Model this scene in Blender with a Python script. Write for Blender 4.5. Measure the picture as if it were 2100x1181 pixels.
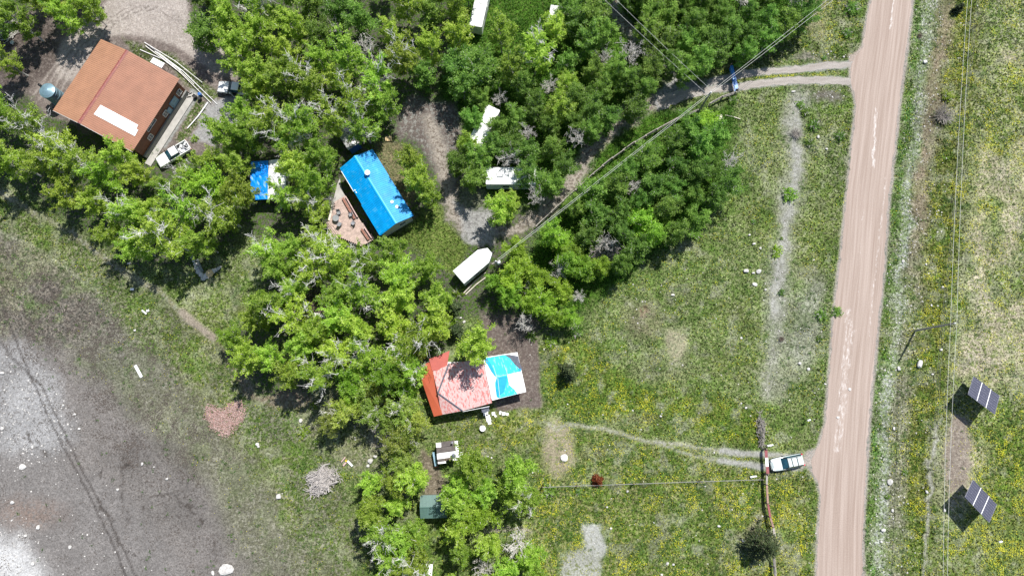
import bpy, math, random
import numpy as np
from mathutils import Vector, Matrix

# ------------------------------------------------------------------ camera, light
H = 103.0                      # drone height in metres
PITCH = math.radians(9.9)      # the camera looks almost straight down
FPX = 1400.0                   # focal length in photo pixels (2100 wide)
CP, SP = math.cos(PITCH), math.sin(PITCH)
SC = bpy.context.scene
for o in list(bpy.data.objects): bpy.data.objects.remove(o)
cam_d = bpy.data.cameras.new("camera"); cam = bpy.data.objects.new("camera", cam_d)
SC.collection.objects.link(cam); SC.camera = cam
cam_d.sensor_width = 36; cam_d.lens = 24; cam_d.clip_end = 6000; cam_d.clip_start = 0.5
cam.location = (0, 0, H); cam.rotation_euler = (PITCH, 0, 0)
SUN_EL = math.radians(60); SUN_AZ = math.radians(32)      # azimuth from +y towards +x
w = bpy.data.worlds.new("World"); SC.world = w; w.use_nodes = True
nt = w.node_tree; nt.nodes.clear()
sky = nt.nodes.new("ShaderNodeTexSky"); sky.sky_type = 'NISHITA'; sky.sun_disc = False
sky.sun_elevation = SUN_EL; sky.sun_rotation = SUN_AZ
bg = nt.nodes.new("ShaderNodeBackground"); bg.inputs[1].default_value = 0.09
wo = nt.nodes.new("ShaderNodeOutputWorld")
nt.links.new(sky.outputs[0], bg.inputs[0]); nt.links.new(bg.outputs[0], wo.inputs[0])
sd = bpy.data.lights.new("sun", 'SUN'); sd.energy = 4.6; sd.angle = math.radians(0.5); sd.color = (1.0, .965, .91)
sun = bpy.data.objects.new("sun", sd); SC.collection.objects.link(sun)
SUNV = Vector((math.sin(SUN_AZ) * math.cos(SUN_EL), math.cos(SUN_AZ) * math.cos(SUN_EL), math.sin(SUN_EL)))
sun.rotation_euler = SUNV.to_track_quat('Z', 'Y').to_euler(); sun.location = (0, 0, 60)
SC.view_settings.view_transform = 'Standard'; SC.view_settings.look = 'None'
SC.view_settings.exposure = 0.58; SC.view_settings.gamma = 1
SC.cycles.max_bounces = 5; SC.cycles.diffuse_bounces = 2; SC.cycles.transparent_max_bounces = 4

rnd = random.Random(7); rng = np.random.default_rng(7)
COL = SC.collection

# ------------------------------------------------------------------ photo pixel <-> world
def W(px, py, z=0.0):
    u = (px - 1050) / FPX; v = (590.5 - py) / FPX
    dx, dy, dz = u, v * CP + SP, v * SP - CP
    t = (H - z) / (-dz)
    return (dx * t, dy * t, z)
def W2(px, py, z=0.0): return W(px, py, z)[:2]
def PX(x, y, z=0.0):
    rz = z - H
    dep = y * SP - rz * CP
    up = y * CP + rz * SP
    return 1050 + FPX * x / dep, 590.5 - FPX * up / dep

# ------------------------------------------------------------------ object helpers
def tag(o, label=None, cat=None, group=None, kind=None):
    if label: o["label"] = label
    if cat: o["category"] = cat
    if group: o["group"] = group
    if kind: o["kind"] = kind
    return o
def thing(name, label, cat, loc=(0, 0, 0), rz=0.0, group=None):
    o = bpy.data.objects.new(name, None); COL.objects.link(o)
    o.empty_display_size = .3
    o.location = loc; o.rotation_euler = (0, 0, rz)
    return tag(o, label, cat, group)
def copy_tree(o, parent=None):
    c = o.copy(); COL.objects.link(c)
    if parent is not None: c.parent = parent
    for ch in list(o.children): copy_tree(ch, c)
    return c
class MB:
    def __init__(s): s.v = []; s.f = []; s.m = []; s.mi = 0
    def add(s, vs, fs):
        b = len(s.v); s.v.extend([tuple(p) for p in vs])
        for f in fs: s.f.append(tuple(b + i for i in f)); s.m.append(s.mi)
        return s
    def quad(s, a, b, c, d): return s.add([a, b, c, d], [(0, 1, 2, 3)])
    def poly(s, pts): return s.add(pts, [tuple(range(len(pts)))])
    def hexa(s, p):   # 8 points bottom 0-3 ccw, top 4-7
        return s.add(p, [(3, 2, 1, 0), (4, 5, 6, 7), (0, 1, 5, 4), (1, 2, 6, 5), (2, 3, 7, 6), (3, 0, 4, 7)])
    def box(s, c, size, rz=0.0, ch=0.0):
        x, y, z = size[0] / 2, size[1] / 2, size[2] / 2
        ca, sa = math.cos(rz), math.sin(rz)
        T = lambda a, b, d: (c[0] + a * ca - b * sa, c[1] + a * sa + b * ca, c[2] + d)
        if ch <= 0:
            return s.hexa([T(-x, -y, -z), T(x, -y, -z), T(x, y, -z), T(-x, y, -z), T(-x, -y, z), T(x, -y, z), T(x, y, z), T(-x, y, z)])
        r = []
        for (zz, ins) in ((-z, 0), (z - ch, 0), (z, ch)):
            xx, yy = x - ins, y - ins
            r.append([T(-xx + ch, -yy, zz), T(xx - ch, -yy, zz), T(xx, -yy + ch, zz), T(xx, yy - ch, zz),
                      T(xx - ch, yy, zz), T(-xx + ch, yy, zz), T(-xx, yy - ch, zz), T(-xx, -yy + ch, zz)])
        return s.loft(r)
    def prism(s, poly, z0, z1):
        n = len(poly)
        vs = [(p[0], p[1], z0) for p in poly] + [(p[0], p[1], z1) for p in poly]
        fs = [tuple(range(n - 1, -1, -1)), tuple(range(n, 2 * n))] + [(i, (i + 1) % n, n + (i + 1) % n, n + i) for i in range(n)]
        return s.add(vs, fs)
    def loft(s, rings, cap=True):
        n = len(rings[0]); vs = [p for r in rings for p in r]; fs = []
        for k in range(len(rings) - 1):
            for i in range(n):
                j = (i + 1) % n
                fs.append((k * n + i, k * n + j, (k + 1) * n + j, (k + 1) * n + i))
        if cap:
            fs.append(tuple(range(n - 1, -1, -1))); b = (len(rings) - 1) * n; fs.append(tuple(range(b, b + n)))
        return s.add(vs, fs)
    def tube(s, pts, rad, n=5):
        pts = [Vector(p) for p in pts]
        if not hasattr(rad, '__len__'): rad = [rad] * len(pts)
        rings = []
        for i, p in enumerate(pts):
            d = (pts[min(i + 1, len(pts) - 1)] - pts[max(i - 1, 0)])
            if d.length < 1e-9: d = Vector((0, 0, 1))
            d.normalize()
            a = d.cross(Vector((0, 0, 1)))
            if a.length < .05: a = d.cross(Vector((1, 0, 0)))
            a.normalize(); b = d.cross(a)
            rings.append([tuple(p + rad[i] * (math.cos(t) * a + math.sin(t) * b)) for t in [2 * math.pi * k / n for k in range(n)]])
        return s.loft(rings)
    def lathe(s, prof, c=(0, 0, 0), n=16):
        rings = [[(c[0] + r * math.cos(2 * math.pi * k / n), c[1] + r * math.sin(2 * math.pi * k / n), c[2] + z) for k in range(n)] for r, z in prof]
        return s.loft(rings)
    def build(s, name, mats, parent=None, loc=None, rz=None, smooth=False):
        me = bpy.data.meshes.new(name); me.from_pydata(s.v, [], s.f)
        if not isinstance(mats, (list, tuple)): mats = [mats]
        for m in mats: me.materials.append(m)
        if len(mats) > 1: me.polygons.foreach_set("material_index", s.m)
        if smooth: me.polygons.foreach_set("use_smooth", [True] * len(s.f))
        me.update()
        o = bpy.data.objects.new(name, me); COL.objects.link(o)
        if parent is not None: o.parent = parent
        if loc is not None: o.location = loc
        if rz is not None: o.rotation_euler = (0, 0, rz)
        return o

# ------------------------------------------------------------------ colours and materials
def lin(c):
    c = c / 255.0
    return c / 12.92 if c <= .04045 else ((c + .055) / 1.055) ** 2.4
KEXP = 1.75           # sunlit value of a white albedo, used to turn a seen colour into a base colour
def A(r, g, b, k=1.0): return tuple(min(.85, lin(x) / KEXP * k) for x in (r, g, b))
def N(nt, t, **kw):
    n = nt.nodes.new(t)
    for k, v in kw.items(): setattr(n, k, v)
    return n
def mat(name, col, rough=.7, metal=0.0, var=.18, scale=3.0, bump=0.0, bscale=20.0, col2=None, c2f=0.5, obj_rand=0.0, spec=.5, stretch=None, trans=0.0):
    m = bpy.data.materials.new(name); m.use_nodes = True; nt = m.node_tree; nt.nodes.clear(); L = nt.links.new
    out = N(nt, "ShaderNodeOutputMaterial"); p = N(nt, "ShaderNodeBsdfPrincipled")
    p.inputs["Roughness"].default_value = rough; p.inputs["Metallic"].default_value = metal
    p.inputs["Specular IOR Level"].default_value = spec
    tc = N(nt, "ShaderNodeTexCoord"); mp = N(nt, "ShaderNodeMapping")
    L(tc.outputs["Object"], mp.inputs[0])
    if stretch: mp.inputs["Scale"].default_value = stretch
    no = N(nt, "ShaderNodeTexNoise"); no.inputs["Scale"].default_value = scale; no.inputs["Detail"].default_value = 5
    L(mp.outputs[0], no.inputs["Vector"])
    mr = N(nt, "ShaderNodeMapRange"); mr.inputs[1].default_value = .3; mr.inputs[2].default_value = .7
    mr.inputs[3].default_value = 1 - var; mr.inputs[4].default_value = 1 + var
    L(no.outputs[0], mr.inputs[0])
    base = N(nt, "ShaderNodeRGB"); base.outputs[0].default_value = (*col, 1)
    src = base.outputs[0]
    if col2:
        n2 = N(nt, "ShaderNodeTexNoise"); n2.inputs["Scale"].default_value = scale * 1.7; n2.inputs["Detail"].default_value = 4
        L(mp.outputs[0], n2.inputs["Vector"])
        r2 = N(nt, "ShaderNodeMapRange"); t = .5 + (.5 - c2f) * .5
        r2.inputs[1].default_value = t - .04; r2.inputs[2].default_value = t + .04
        L(n2.outputs[0], r2.inputs[0])
        mx = N(nt, "ShaderNodeMix", data_type='RGBA'); mx.inputs[7].default_value = (*col2, 1)
        L(r2.outputs[0], mx.inputs[0]); L(src, mx.inputs[6]); src = mx.outputs[2]
    mu = N(nt, "ShaderNodeVectorMath", operation='SCALE'); L(src, mu.inputs[0]); L(mr.outputs[0], mu.inputs[3])
    src = mu.outputs[0]
    if obj_rand > 0:
        oi = N(nt, "ShaderNodeObjectInfo"); r3 = N(nt, "ShaderNodeMapRange")
        r3.inputs[3].default_value = 1 - obj_rand; r3.inputs[4].default_value = 1 + obj_rand
        L(oi.outputs["Random"], r3.inputs[0])
        m2 = N(nt, "ShaderNodeVectorMath", operation='SCALE'); L(src, m2.inputs[0]); L(r3.outputs[0], m2.inputs[3]); src = m2.outputs[0]
    L(src, p.inputs["Base Color"])
    if bump > 0:
        nb = N(nt, "ShaderNodeTexNoise"); nb.inputs["Scale"].default_value = bscale; nb.inputs["Detail"].default_value = 4
        L(mp.outputs[0], nb.inputs["Vector"])
        bp = N(nt, "ShaderNodeBump"); bp.inputs["Strength"].default_value = bump; bp.inputs["Distance"].default_value = .05
        L(nb.outputs[0], bp.inputs["Height"]); L(bp.outputs[0], p.inputs["Normal"])
    L(p.outputs[0], out.inputs[0])
    return m
def leaf_mat(name, c1, c2, c3, orand=.27, tf=.58):
    m = bpy.data.materials.new(name); m.use_nodes = True; nt = m.node_tree; nt.nodes.clear(); L = nt.links.new
    out = N(nt, "ShaderNodeOutputMaterial")
    ge = N(nt, "ShaderNodeNewGeometry"); cr = N(nt, "ShaderNodeValToRGB")
    cr.color_ramp.elements[0].color = (*c1, 1); cr.color_ramp.elements[1].color = (*c3, 1)
    e = cr.color_ramp.elements.new(.5); e.color = (*c2, 1)
    tc = N(nt, "ShaderNodeTexCoord"); no = N(nt, "ShaderNodeTexNoise"); no.inputs["Scale"].default_value = .8
    L(tc.outputs["Object"], no.inputs["Vector"])
    mr = N(nt, "ShaderNodeMapRange"); mr.inputs[1].default_value = .35; mr.inputs[2].default_value = .65; mr.inputs[3].default_value = -.35; mr.inputs[4].default_value = .35
    L(no.outputs[0], mr.inputs[0])
    ad = N(nt, "ShaderNodeMath", operation='MULTIPLY_ADD'); L(ge.outputs["Random Per Island"], ad.inputs[0]); ad.inputs[1].default_value = .8
    L(mr.outputs[0], ad.inputs[2]); L(ad.outputs[0], cr.inputs[0])
    oi = N(nt, "ShaderNodeObjectInfo"); r3 = N(nt, "ShaderNodeMapRange"); r3.inputs[3].default_value = 1 - orand; r3.inputs[4].default_value = 1 + orand
    L(oi.outputs["Random"], r3.inputs[0])
    hs = N(nt, "ShaderNodeHueSaturation"); rh = N(nt, "ShaderNodeMapRange"); rh.inputs[3].default_value = .492; rh.inputs[4].default_value = .522
    mh = N(nt, "ShaderNodeMath", operation='FRACT'); mm = N(nt, "ShaderNodeMath", operation='MULTIPLY'); mm.inputs[1].default_value = 7.13
    L(oi.outputs["Random"], mm.inputs[0]); L(mm.outputs[0], mh.inputs[0]); L(mh.outputs[0], rh.inputs[0])
    L(rh.outputs[0], hs.inputs["Hue"]); L(r3.outputs[0], hs.inputs["Value"]); L(cr.outputs[0], hs.inputs["Color"])
    d = N(nt, "ShaderNodeBsdfPrincipled"); d.inputs["Roughness"].default_value = .55; d.inputs["Specular IOR Level"].default_value = .3
    t = N(nt, "ShaderNodeBsdfTranslucent"); mx = N(nt, "ShaderNodeMixShader"); mx.inputs[0].default_value = tf
    L(hs.outputs[0], d.inputs["Base Color"]); L(hs.outputs[0], t.inputs[0])
    L(d.outputs[0], mx.inputs[1]); L(t.outputs[0], mx.inputs[2]); L(mx.outputs[0], out.inputs[0])
    return m
M = {}
M['leaf_bright'] = leaf_mat('leaf_bright', (.21, .34, .03), (.40, .55, .06), (.62, .74, .18))
M['leaf_mid'] = leaf_mat('leaf_mid', (.11, .21, .03), (.21, .36, .05), (.38, .55, .12))
M['leaf_yellow'] = leaf_mat('leaf_yellow', (.19, .33, .022), (.32, .50, .045), (.50, .67, .11))
M['leaf_dark'] = leaf_mat('leaf_dark', (.03, .045, .018), (.055, .08, .028), (.10, .12, .045), tf=.15)
M['leaf_under'] = leaf_mat('leaf_under', (.05, .12, .012), (.10, .22, .02), (.20, .36, .045), orand=0)
M['leaf_olive'] = leaf_mat('leaf_olive', (.24, .33, .05), (.38, .49, .08), (.56, .64, .16))
M['leaf_orange'] = leaf_mat('leaf_orange', (.25, .07, .02), (.36, .12, .04), (.5, .22, .08))
M['bark'] = mat('bark', (.52, .50, .46), .85, var=.3, scale=4)
M['dead'] = mat('dead', (.50, .475, .44), .85, var=.25, scale=3, obj_rand=.1)
M['dark_bark'] = mat('dark_bark', (.14, .11, .085), .9, var=.3, scale=5)
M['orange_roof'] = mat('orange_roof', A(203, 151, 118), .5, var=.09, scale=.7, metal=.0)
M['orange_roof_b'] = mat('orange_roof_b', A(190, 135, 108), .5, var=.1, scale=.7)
M['ridge_red'] = mat('ridge_red', A(165, 92, 85), .5, col2=A(205, 140, 110), c2f=.25)
M['white_metal'] = mat('white_metal', (.78, .78, .78), .4, var=.05, scale=.6)
M['white_paint'] = mat('white_paint', (.8, .8, .79), .3, var=.04, scale=.7)
M['dirty_white'] = mat('dirty_white', (.66, .66, .65), .5, var=.14, scale=1.3, col2=(.4, .4, .38), c2f=.25)
M['trailer_side'] = mat('trailer_side', (.42, .52, .5), .5, var=.08, scale=1)
M['log_brown'] = mat('log_brown', (.16, .052, .022), .6, var=.3, scale=2, bump=.4, bscale=4, stretch=(1, 1, 5))
M['concrete'] = mat('concrete', (.36, .345, .32), .9, var=.15, scale=1.2, bump=.2)
M['grey_concrete'] = mat('grey_concrete', (.2, .2, .19), .9, var=.15, scale=1.2)
M['galv'] = mat('galv', (.17, .27, .32), .4, metal=.35, var=.2, scale=1.2)
M['black'] = mat('black', (.02, .02, .02), .6)
M['glass'] = mat('glass', (.03, .05, .07), .08, var=.1)
M['glass_car'] = mat('glass_car', (.02, .07, .10), .06, var=.5, scale=1.5)
M['frame'] = mat('frame', (.7, .69, .66), .5)
M['blue_roof'] = mat('blue_roof', (.0, .26, .60), .35, var=.16, scale=.9, spec=.4, col2=(.03, .30, .58), c2f=.3)
M['blue_trim'] = mat('blue_trim', (.005, .33, .72), .35, var=.05)
M['blue_wall'] = mat('blue_wall', (.02, .11, .35), .6)
M['blue_paint'] = mat('blue_paint', (.05, .23, .62), .45, col2=(.22, .45, .6), c2f=.3, scale=2)
M['cream_wall'] = mat('cream_wall', (.5, .5, .45), .8, var=.06)
M['deck'] = mat('deck', (.40, .30, .26), .8, var=.25, scale=2.0)
M['redwood'] = mat('redwood', (.24, .11, .08), .8, var=.25)
M['grey_wood'] = mat('grey_wood', (.30, .275, .245), .9, var=.3, scale=4, obj_rand=.15)
M['pale_wood'] = mat('pale_wood', (.62, .56, .48), .85, var=.2)
M['red_board'] = mat('red_board', (.22, .06, .065), .7, var=.3, scale=4)
M['brown_board'] = mat('brown_board', (.27, .17, .13), .8, var=.3, scale=4)
M['red_roof'] = mat('red_roof', A(222, 112, 80), .5, var=.08, scale=.6)
M['green_roof'] = mat('green_roof', A(110, 145, 138), .45, var=.08, scale=.8)
M['shed_wall'] = mat('shed_wall', (.2, .22, .2), .8)
M['grey_metal'] = mat('grey_metal', (.27, .28, .3), .4, metal=.6, var=.15)
M['white_white'] = mat('white_white', (.82, .82, .82), .45, var=.03)
M['brown_panel'] = mat('brown_panel', (.1, .085, .08), .75, var=.25, scale=2)
M['tarp_dark'] = mat('tarp_dark', (.07, .08, .11), .6, var=.35, scale=3)
M['rubber'] = mat('rubber', (.025, .025, .025), .8)
M['red_light'] = mat('red_light', (.6, .02, .06), .3)
M['car_paint'] = mat('car_paint', (.60, .67, .65), .22, var=.03, metal=.15)
M['stone'] = mat('stone', (.50, .485, .46), .9, var=.3, scale=3, bump=.3, bscale=6, obj_rand=.12)
M['mulch'] = mat('mulch', (.27, .155, .135), .95, var=.45, scale=6, col2=(.36, .28, .25), c2f=.45)
M['fwire'] = mat('fwire', (.26, .26, .24), .6)
M['cell'] = mat('cell', (.055, .055, .085), .25, var=.08, scale=2)
M['cellgap'] = mat('cellgap', (.40, .40, .45), .4)
M['branch_white'] = mat('branch_white', (.66, .64, .61), .85, var=.2, scale=3)
M['pile'] = mat('pile', (.42, .39, .37), .9, var=.35, scale=3)
M['wire'] = mat('wire', (.6, .6, .56), .5)
M['junk_blue'] = mat('junk_blue', (.2, .33, .42), .6)
M['yellow'] = mat('yellow', (.8, .6, .05), .5)
M['tan'] = mat('tan', (.6, .45, .25), .8)
M['pinkw'] = mat('pinkw', (.5, .35, .33), .8)
M['cabin_roof'] = mat('cabin_roof', (.5, .5, .5), .35, metal=.4, var=.3, scale=2, col2=(.12, .1, .09), c2f=.35)
# ------------------------------------------------------------------ noise on arrays
def vnoise(x, y, seed):
    r = np.random.default_rng(seed); T = r.random((256, 256))
    xi = np.floor(x).astype(int); yi = np.floor(y).astype(int); fx = x - xi; fy = y - yi
    fx = fx * fx * (3 - 2 * fx); fy = fy * fy * (3 - 2 * fy)
    a = T[xi % 256, yi % 256]; b = T[(xi + 1) % 256, yi % 256]; c = T[xi % 256, (yi + 1) % 256]; d = T[(xi + 1) % 256, (yi + 1) % 256]
    return (a * (1 - fx) + b * fx) * (1 - fy) + (c * (1 - fx) + d * fx) * fy
def fbm(x, y, seed, oct=4):
    s = 0; a = 1; t = 0
    for k in range(oct): s = s + a * vnoise(x * 2 ** k + 17 * k, y * 2 ** k + 5 * k, seed + k); t += a; a *= .55
    return s / t - .5

# ------------------------------------------------------------------ ground grid
def spread(lo, hi, step, outer):
    core = list(np.arange(lo, hi + step, step)); ext = []; d = step
    p = core[-1]
    while p < outer: d *= 1.35; p += d; ext.append(p)
    ext2 = []; p = core[0]; d = step
    while p > -outer: d *= 1.35; p -= d; ext2.append(p)
    return np.array(ext2[::-1] + core + ext)
gx = spread(-94, 94, .22, 1500); gy = spread(-30, 74, .22, 1500)
GX, GY = np.meshgrid(gx, gy); cxx = np.clip(GX, -94, 94).ravel(); cyy = np.clip(GY, -30, 74).ravel()
gpx, gpy = PX(cxx, cyy)
wx = gpx + 30 * fbm(cxx * .25, cyy * .25, 3, 3) + 16 * fbm(cxx * 1.3, cyy * 1.3, 9, 3)
wy = gpy + 30 * fbm(cxx * .25 + 50, cyy * .25, 21, 3) + 16 * fbm(cxx * 1.3 + 50, cyy * 1.3, 29, 3)
# less wandering copy for things with firm edges
sx = gpx + 7 * fbm(cxx * .8, cyy * .8, 13, 4); sy = gpy + 7 * fbm(cxx * .8 + 9, cyy * .8, 31, 4)
def sdf_poly(pts, X, Y):
    d = np.full(X.shape, 1e9); ins = np.zeros(X.shape, bool); n = len(pts)
    for i in range(n):
        x1, y1 = pts[i]; x2, y2 = pts[(i + 1) % n]
        ex, ey = x2 - x1, y2 - y1; L = ex * ex + ey * ey + 1e-9
        t = np.clip(((X - x1) * ex + (Y - y1) * ey) / L, 0, 1)
        d = np.minimum(d, (X - x1 - t * ex) ** 2 + (Y - y1 - t * ey) ** 2)
        c = ((y1 > Y) != (y2 > Y)) & (X < (x2 - x1) * (Y - y1) / (y2 - y1 + 1e-12) + x1)
        ins ^= c
    d = np.sqrt(d); return np.where(ins, -d, d)
def sdf_line(pts, X, Y):
    d = np.full(X.shape, 1e9)
    for i in range(len(pts) - 1):
        x1, y1 = pts[i]; x2, y2 = pts[i + 1]; ex, ey = x2 - x1, y2 - y1; L = ex * ex + ey * ey + 1e-9
        t = np.clip(((X - x1) * ex + (Y - y1) * ey) / L, 0, 1)
        d = np.minimum(d, (X - x1 - t * ex) ** 2 + (Y - y1 - t * ey) ** 2)
    return np.sqrt(d)
def sm(d, soft): t = np.clip(.5 - d / (2 * soft), 0, 1); return t * t * (3 - 2 * t)
nG = len(cxx)
CA = np.zeros((nG, 3)); CB = np.zeros((nG, 3)); AM = np.full(nG, .4); DN = np.zeros(nG); TF = np.ones(nG)
def paint(m, a=None, b=None, amt=None, dan=None, tuft=None):
    global AM, DN, TF
    m1 = m[:, None]
    def hue(c):
        if c is None: return None
        r, g, b = c
        if g > r: return (r * .93, g * .985, b * .88)
        if b < r - 15 and r - g < 9: return (r * .97, g * 1.01, b * 1.05)
        return c
    a = hue(a); b = hue(b)
    if a is not None: CA[:] = CA * (1 - m1) + np.array(A(*a)) * m1
    if b is not None: CB[:] = CB * (1 - m1) + np.array(A(*b)) * m1
    if amt is not None: AM = AM * (1 - m) + amt * m
    if dan is not None: DN = DN * (1 - m) + dan * m
    if tuft is not None: TF = TF * (1 - m) + tuft * m
def P(pts, soft=12, firm=False, k=1.0): return k * (sm(sdf_poly(pts, sx, sy), soft) if firm else sm(sdf_poly(pts, wx, wy), soft))
def Ln(pts, w, soft=4, firm=True, k=1.0): return k * (sm(sdf_line(pts, sx, sy) - w, soft) if firm else sm(sdf_line(pts, wx, wy) - w, soft))
def El(cx, cy, rx, ry, soft=10, k=1.0):
    r = np.sqrt(((wx - cx) / rx) ** 2 + ((wy - cy) / ry) ** 2); return k * sm((r - 1) * min(rx, ry), soft)
GRN = (104, 122, 62); LUSH = (84, 112, 42); MIDG = (124, 138, 84); DRY = (154, 156, 118); STRAW = (196, 190, 158)
SOIL = (128, 118, 112); DSOIL = (88, 78, 72); GRAV = (188, 180, 172); LIT = (108, 98, 90)
EDGE_L = [(1790, -60), (1787, 0), (1775, 60), (1770, 95), (1752, 120), (1746, 132), (1744, 175), (1752, 190), (1756, 215), (1748, 290), (1738, 394), (1725, 520), (1709, 660), (1700, 788), (1693, 870), (1680, 915), (1664, 938), (1664, 962), (1676, 985), (1684, 1015), (1679, 1080), (1675, 1181), (1673, 1260)]
EDGE_R = [(1874, -60), (1870, 0), (1858, 100), (1846, 190), (1835, 290), (1823, 394), (1811, 560), (1797, 700), (1787, 788), (1779, 900), (1773, 1000), (1769, 1080), (1768, 1181), (1766, 1260)]
def edge(E, y): return np.interp(y, [p[1] for p in E], [p[0] for p in E])
# base: mixed meadow
paint(np.ones(nG), MIDG, DRY, .45, .12, 1)
lowf = fbm(cxx * .12, cyy * .12, 77, 4); midf = fbm(cxx * .5, cyy * .5, 88, 4)
paint(np.clip(lowf * 5, 0, 1) * .7, GRN, DRY, .3)
paint(np.clip(midf * 5, 0, 1) * .5, LUSH, MIDG, .4)
# woods floor
woods = [(-200, -60), (1690, -60), (1640, 70), (1540, 130), (1350, 150), (1345, 230), (1500, 215), (1515, 370), (1440, 460), (1340, 525), (1250, 590), (1215, 660), (1170, 710), (1080, 690), (960, 640), (930, 700),
         (910, 760), (840, 800), (760, 800), (640, 830), (540, 810), (440, 710), (520, 640), (540, 500), (500, 460), (420, 560), (250, 545), (180, 480), (0, 370), (-200, 300)]
wm = P(woods, 14)
paint(wm, (104, 98, 84), (88, 110, 50), .5, 0, .35)
paint(P([(960, -50), (1700, -50), (1640, 70), (1350, 150), (1345, 230), (1500, 215), (1515, 370), (1340, 525), (1215, 640), (1100, 640), (1040, 560), (1150, 430), (960, 420), (900, 200)], 14), (84, 118, 40), (112, 124, 68), .3, .02, .9)
# north-west yard
paint(P([(-60, 40), (60, 20), (150, 30), (270, -40), (390, -60), (400, 40), (470, 130), (505, 180), (510, 260), (430, 320), (330, 320), (300, 300), (100, 240), (60, 200), (-60, 190)], 8), (128, 117, 111), (150, 139, 132), .4, 0, .05)
paint(P([(112, 160), (116, 105), (150, 50), (215, 5), (300, -40), (380, -30), (392, 50), (460, 105), (485, 160), (440, 150), (360, 95), (285, 72), (230, 72), (200, 85), (165, 140), (150, 168)], 6, True), (182, 172, 164), (198, 189, 181), .4, 0, 0)
paint(P([(-60, 60), (60, 30), (120, 60), (120, 100), (110, 150), (60, 190), (-60, 190)], 12), (98, 88, 83), (125, 115, 109), .4, 0, .05)
for k in range(9):
    o = k * 9
    paint(Ln([(60 + o, 205), (100 + o * .9, 150 - o * .2), (170 + o, 70 - o * .3), (260 + o, 10 + o * .1), (340 + o, 10 + o), (420 + o * .5, 90 + o)], 1.4, 2.2, k=.75), (128, 118, 112) if k % 2 else (196, 186, 178), None, None)
paint(P([(255, 85), (300, 90), (380, 130), (440, 180), (450, 205), (420, 210), (330, 130), (270, 110)], 5), (104, 112, 72), (150, 142, 122), .35, 0, .8)
paint(P([(400, 205), (425, 225), (385, 290), (360, 290)], 4), (98, 112, 62), (160, 150, 135), .4, 0, .7)
paint(P([(425, 215), (505, 190), (505, 260), (440, 300), (395, 290)], 6), (176, 168, 160), (192, 184, 176), .4, 0, 0)
paint(Ln([(393, 187), (404, 196), (338, 298)], 5, 2), (176, 170, 160), (150, 142, 130), .3, 0, 0)
# west field
paint(P([(-200, 375), (0, 375), (180, 500), (330, 600), (440, 700), (560, 830), (640, 900), (700, 1000), (740, 1100), (760, 1300), (-200, 1300)], 14), (110, 112, 80), (138, 132, 108), .45, .06, .8)
paint(P([(-200, 420), (30, 480), (200, 560), (330, 720), (400, 800), (520, 960), (600, 1080), (640, 1300), (-200, 1300)], 40), (122, 115, 98), (148, 140, 124), .4, .03, .5)
paint(P([(-200, 470), (60, 500), (170, 580), (200, 680), (60, 760), (-200, 760)], 40, k=.8), (112, 104, 94), (146, 137, 126), .45, 0, .8)
paint(P([(-200, 690), (90, 700), (220, 800), (420, 1000), (560, 1300), (-200, 1300)], 40), (140, 135, 131), (124, 118, 113), .3, 0, .25)
paint(P([(-200, 740), (50, 700), (110, 780), (150, 900), (90, 960), (-200, 960)], 28), (166, 165, 164), (140, 137, 135), .35, 0, .08)
paint(El(70, 850, 55, 75, 30, .6), (192, 192, 192), (150, 148, 146), .3)
paint(P([(-200, 920), (80, 930), (260, 1010), (330, 1090), (420, 1300), (-200, 1300)], 22, k=.9), (138, 134, 131), (154, 150, 147), .35, 0, .1)
paint(El(60, 1050, 60, 25, 24, .5), (158, 132, 116), (132, 122, 115), .4)
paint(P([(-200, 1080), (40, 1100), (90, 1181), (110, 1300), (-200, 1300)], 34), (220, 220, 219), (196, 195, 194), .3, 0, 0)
paint(P([(270, 870), (400, 920), (430, 1040), (380, 1100), (300, 1060), (230, 960)], 30, k=.5), (122, 118, 114), (84, 78, 74), .3)
# field edge green band and worn path
paint(P([(60, 400), (240, 520), (340, 640), (420, 720), (430, 800), (300, 720), (180, 590), (40, 480), (-60, 440), (-60, 395)], 18, k=.75), (108, 126, 66), (146, 142, 108), .45, .08, 1)
paint(Ln([(0, 400), (120, 500), (190, 550), (260, 600), (340, 690), (430, 780)], 5, 7, False, .6), (100, 116, 56), (140, 140, 100), .3)
paint(P([(340, 570), (500, 500), (545, 560), (520, 650), (450, 700), (380, 640)], 12), (124, 138, 80), (158, 158, 116), .4, .02, 1)
paint(P([(400, 700), (520, 820), (640, 850), (700, 950), (640, 1000), (700, 1100), (720, 1181), (600, 1100), (560, 980), (480, 870)], 26, k=.7), (108, 128, 68), (148, 144, 116), .45, .05, 1)
paint(Ln([(-20, 470), (70, 505), (130, 545), (200, 600)], 3, 3, k=.7), (160, 154, 132), STRAW, .5)
paint(Ln([(0, 395), (60, 430), (150, 480), (240, 550), (330, 600), (380, 650), (440, 695)], 6, 6, k=.7), (158, 148, 128), (180, 172, 154), .5, 0, .3)
paint(Ln([(375, 640), (395, 660), (435, 690)], 8, 5, k=.9), (178, 166, 152), (160, 148, 132), .5, 0, .1)
paint(Ln([(400, 740), (430, 800), (455, 838)], 1.5, 2, k=.8), (170, 164, 152), None)
for (pts) in ([(-5, 600), (20, 670), (62, 770), (110, 880), (180, 1010), (225, 1100), (258, 1181), (280, 1240)], [(0, 700), (40, 750), (85, 790), (113, 850), (165, 960), (215, 1050), (250, 1120), (278, 1181), (300, 1240)]):
    paint(Ln(pts, 1.5, 2.2, k=.95), (68, 62, 59), (84, 78, 74), .4, 0, .1)
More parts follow.
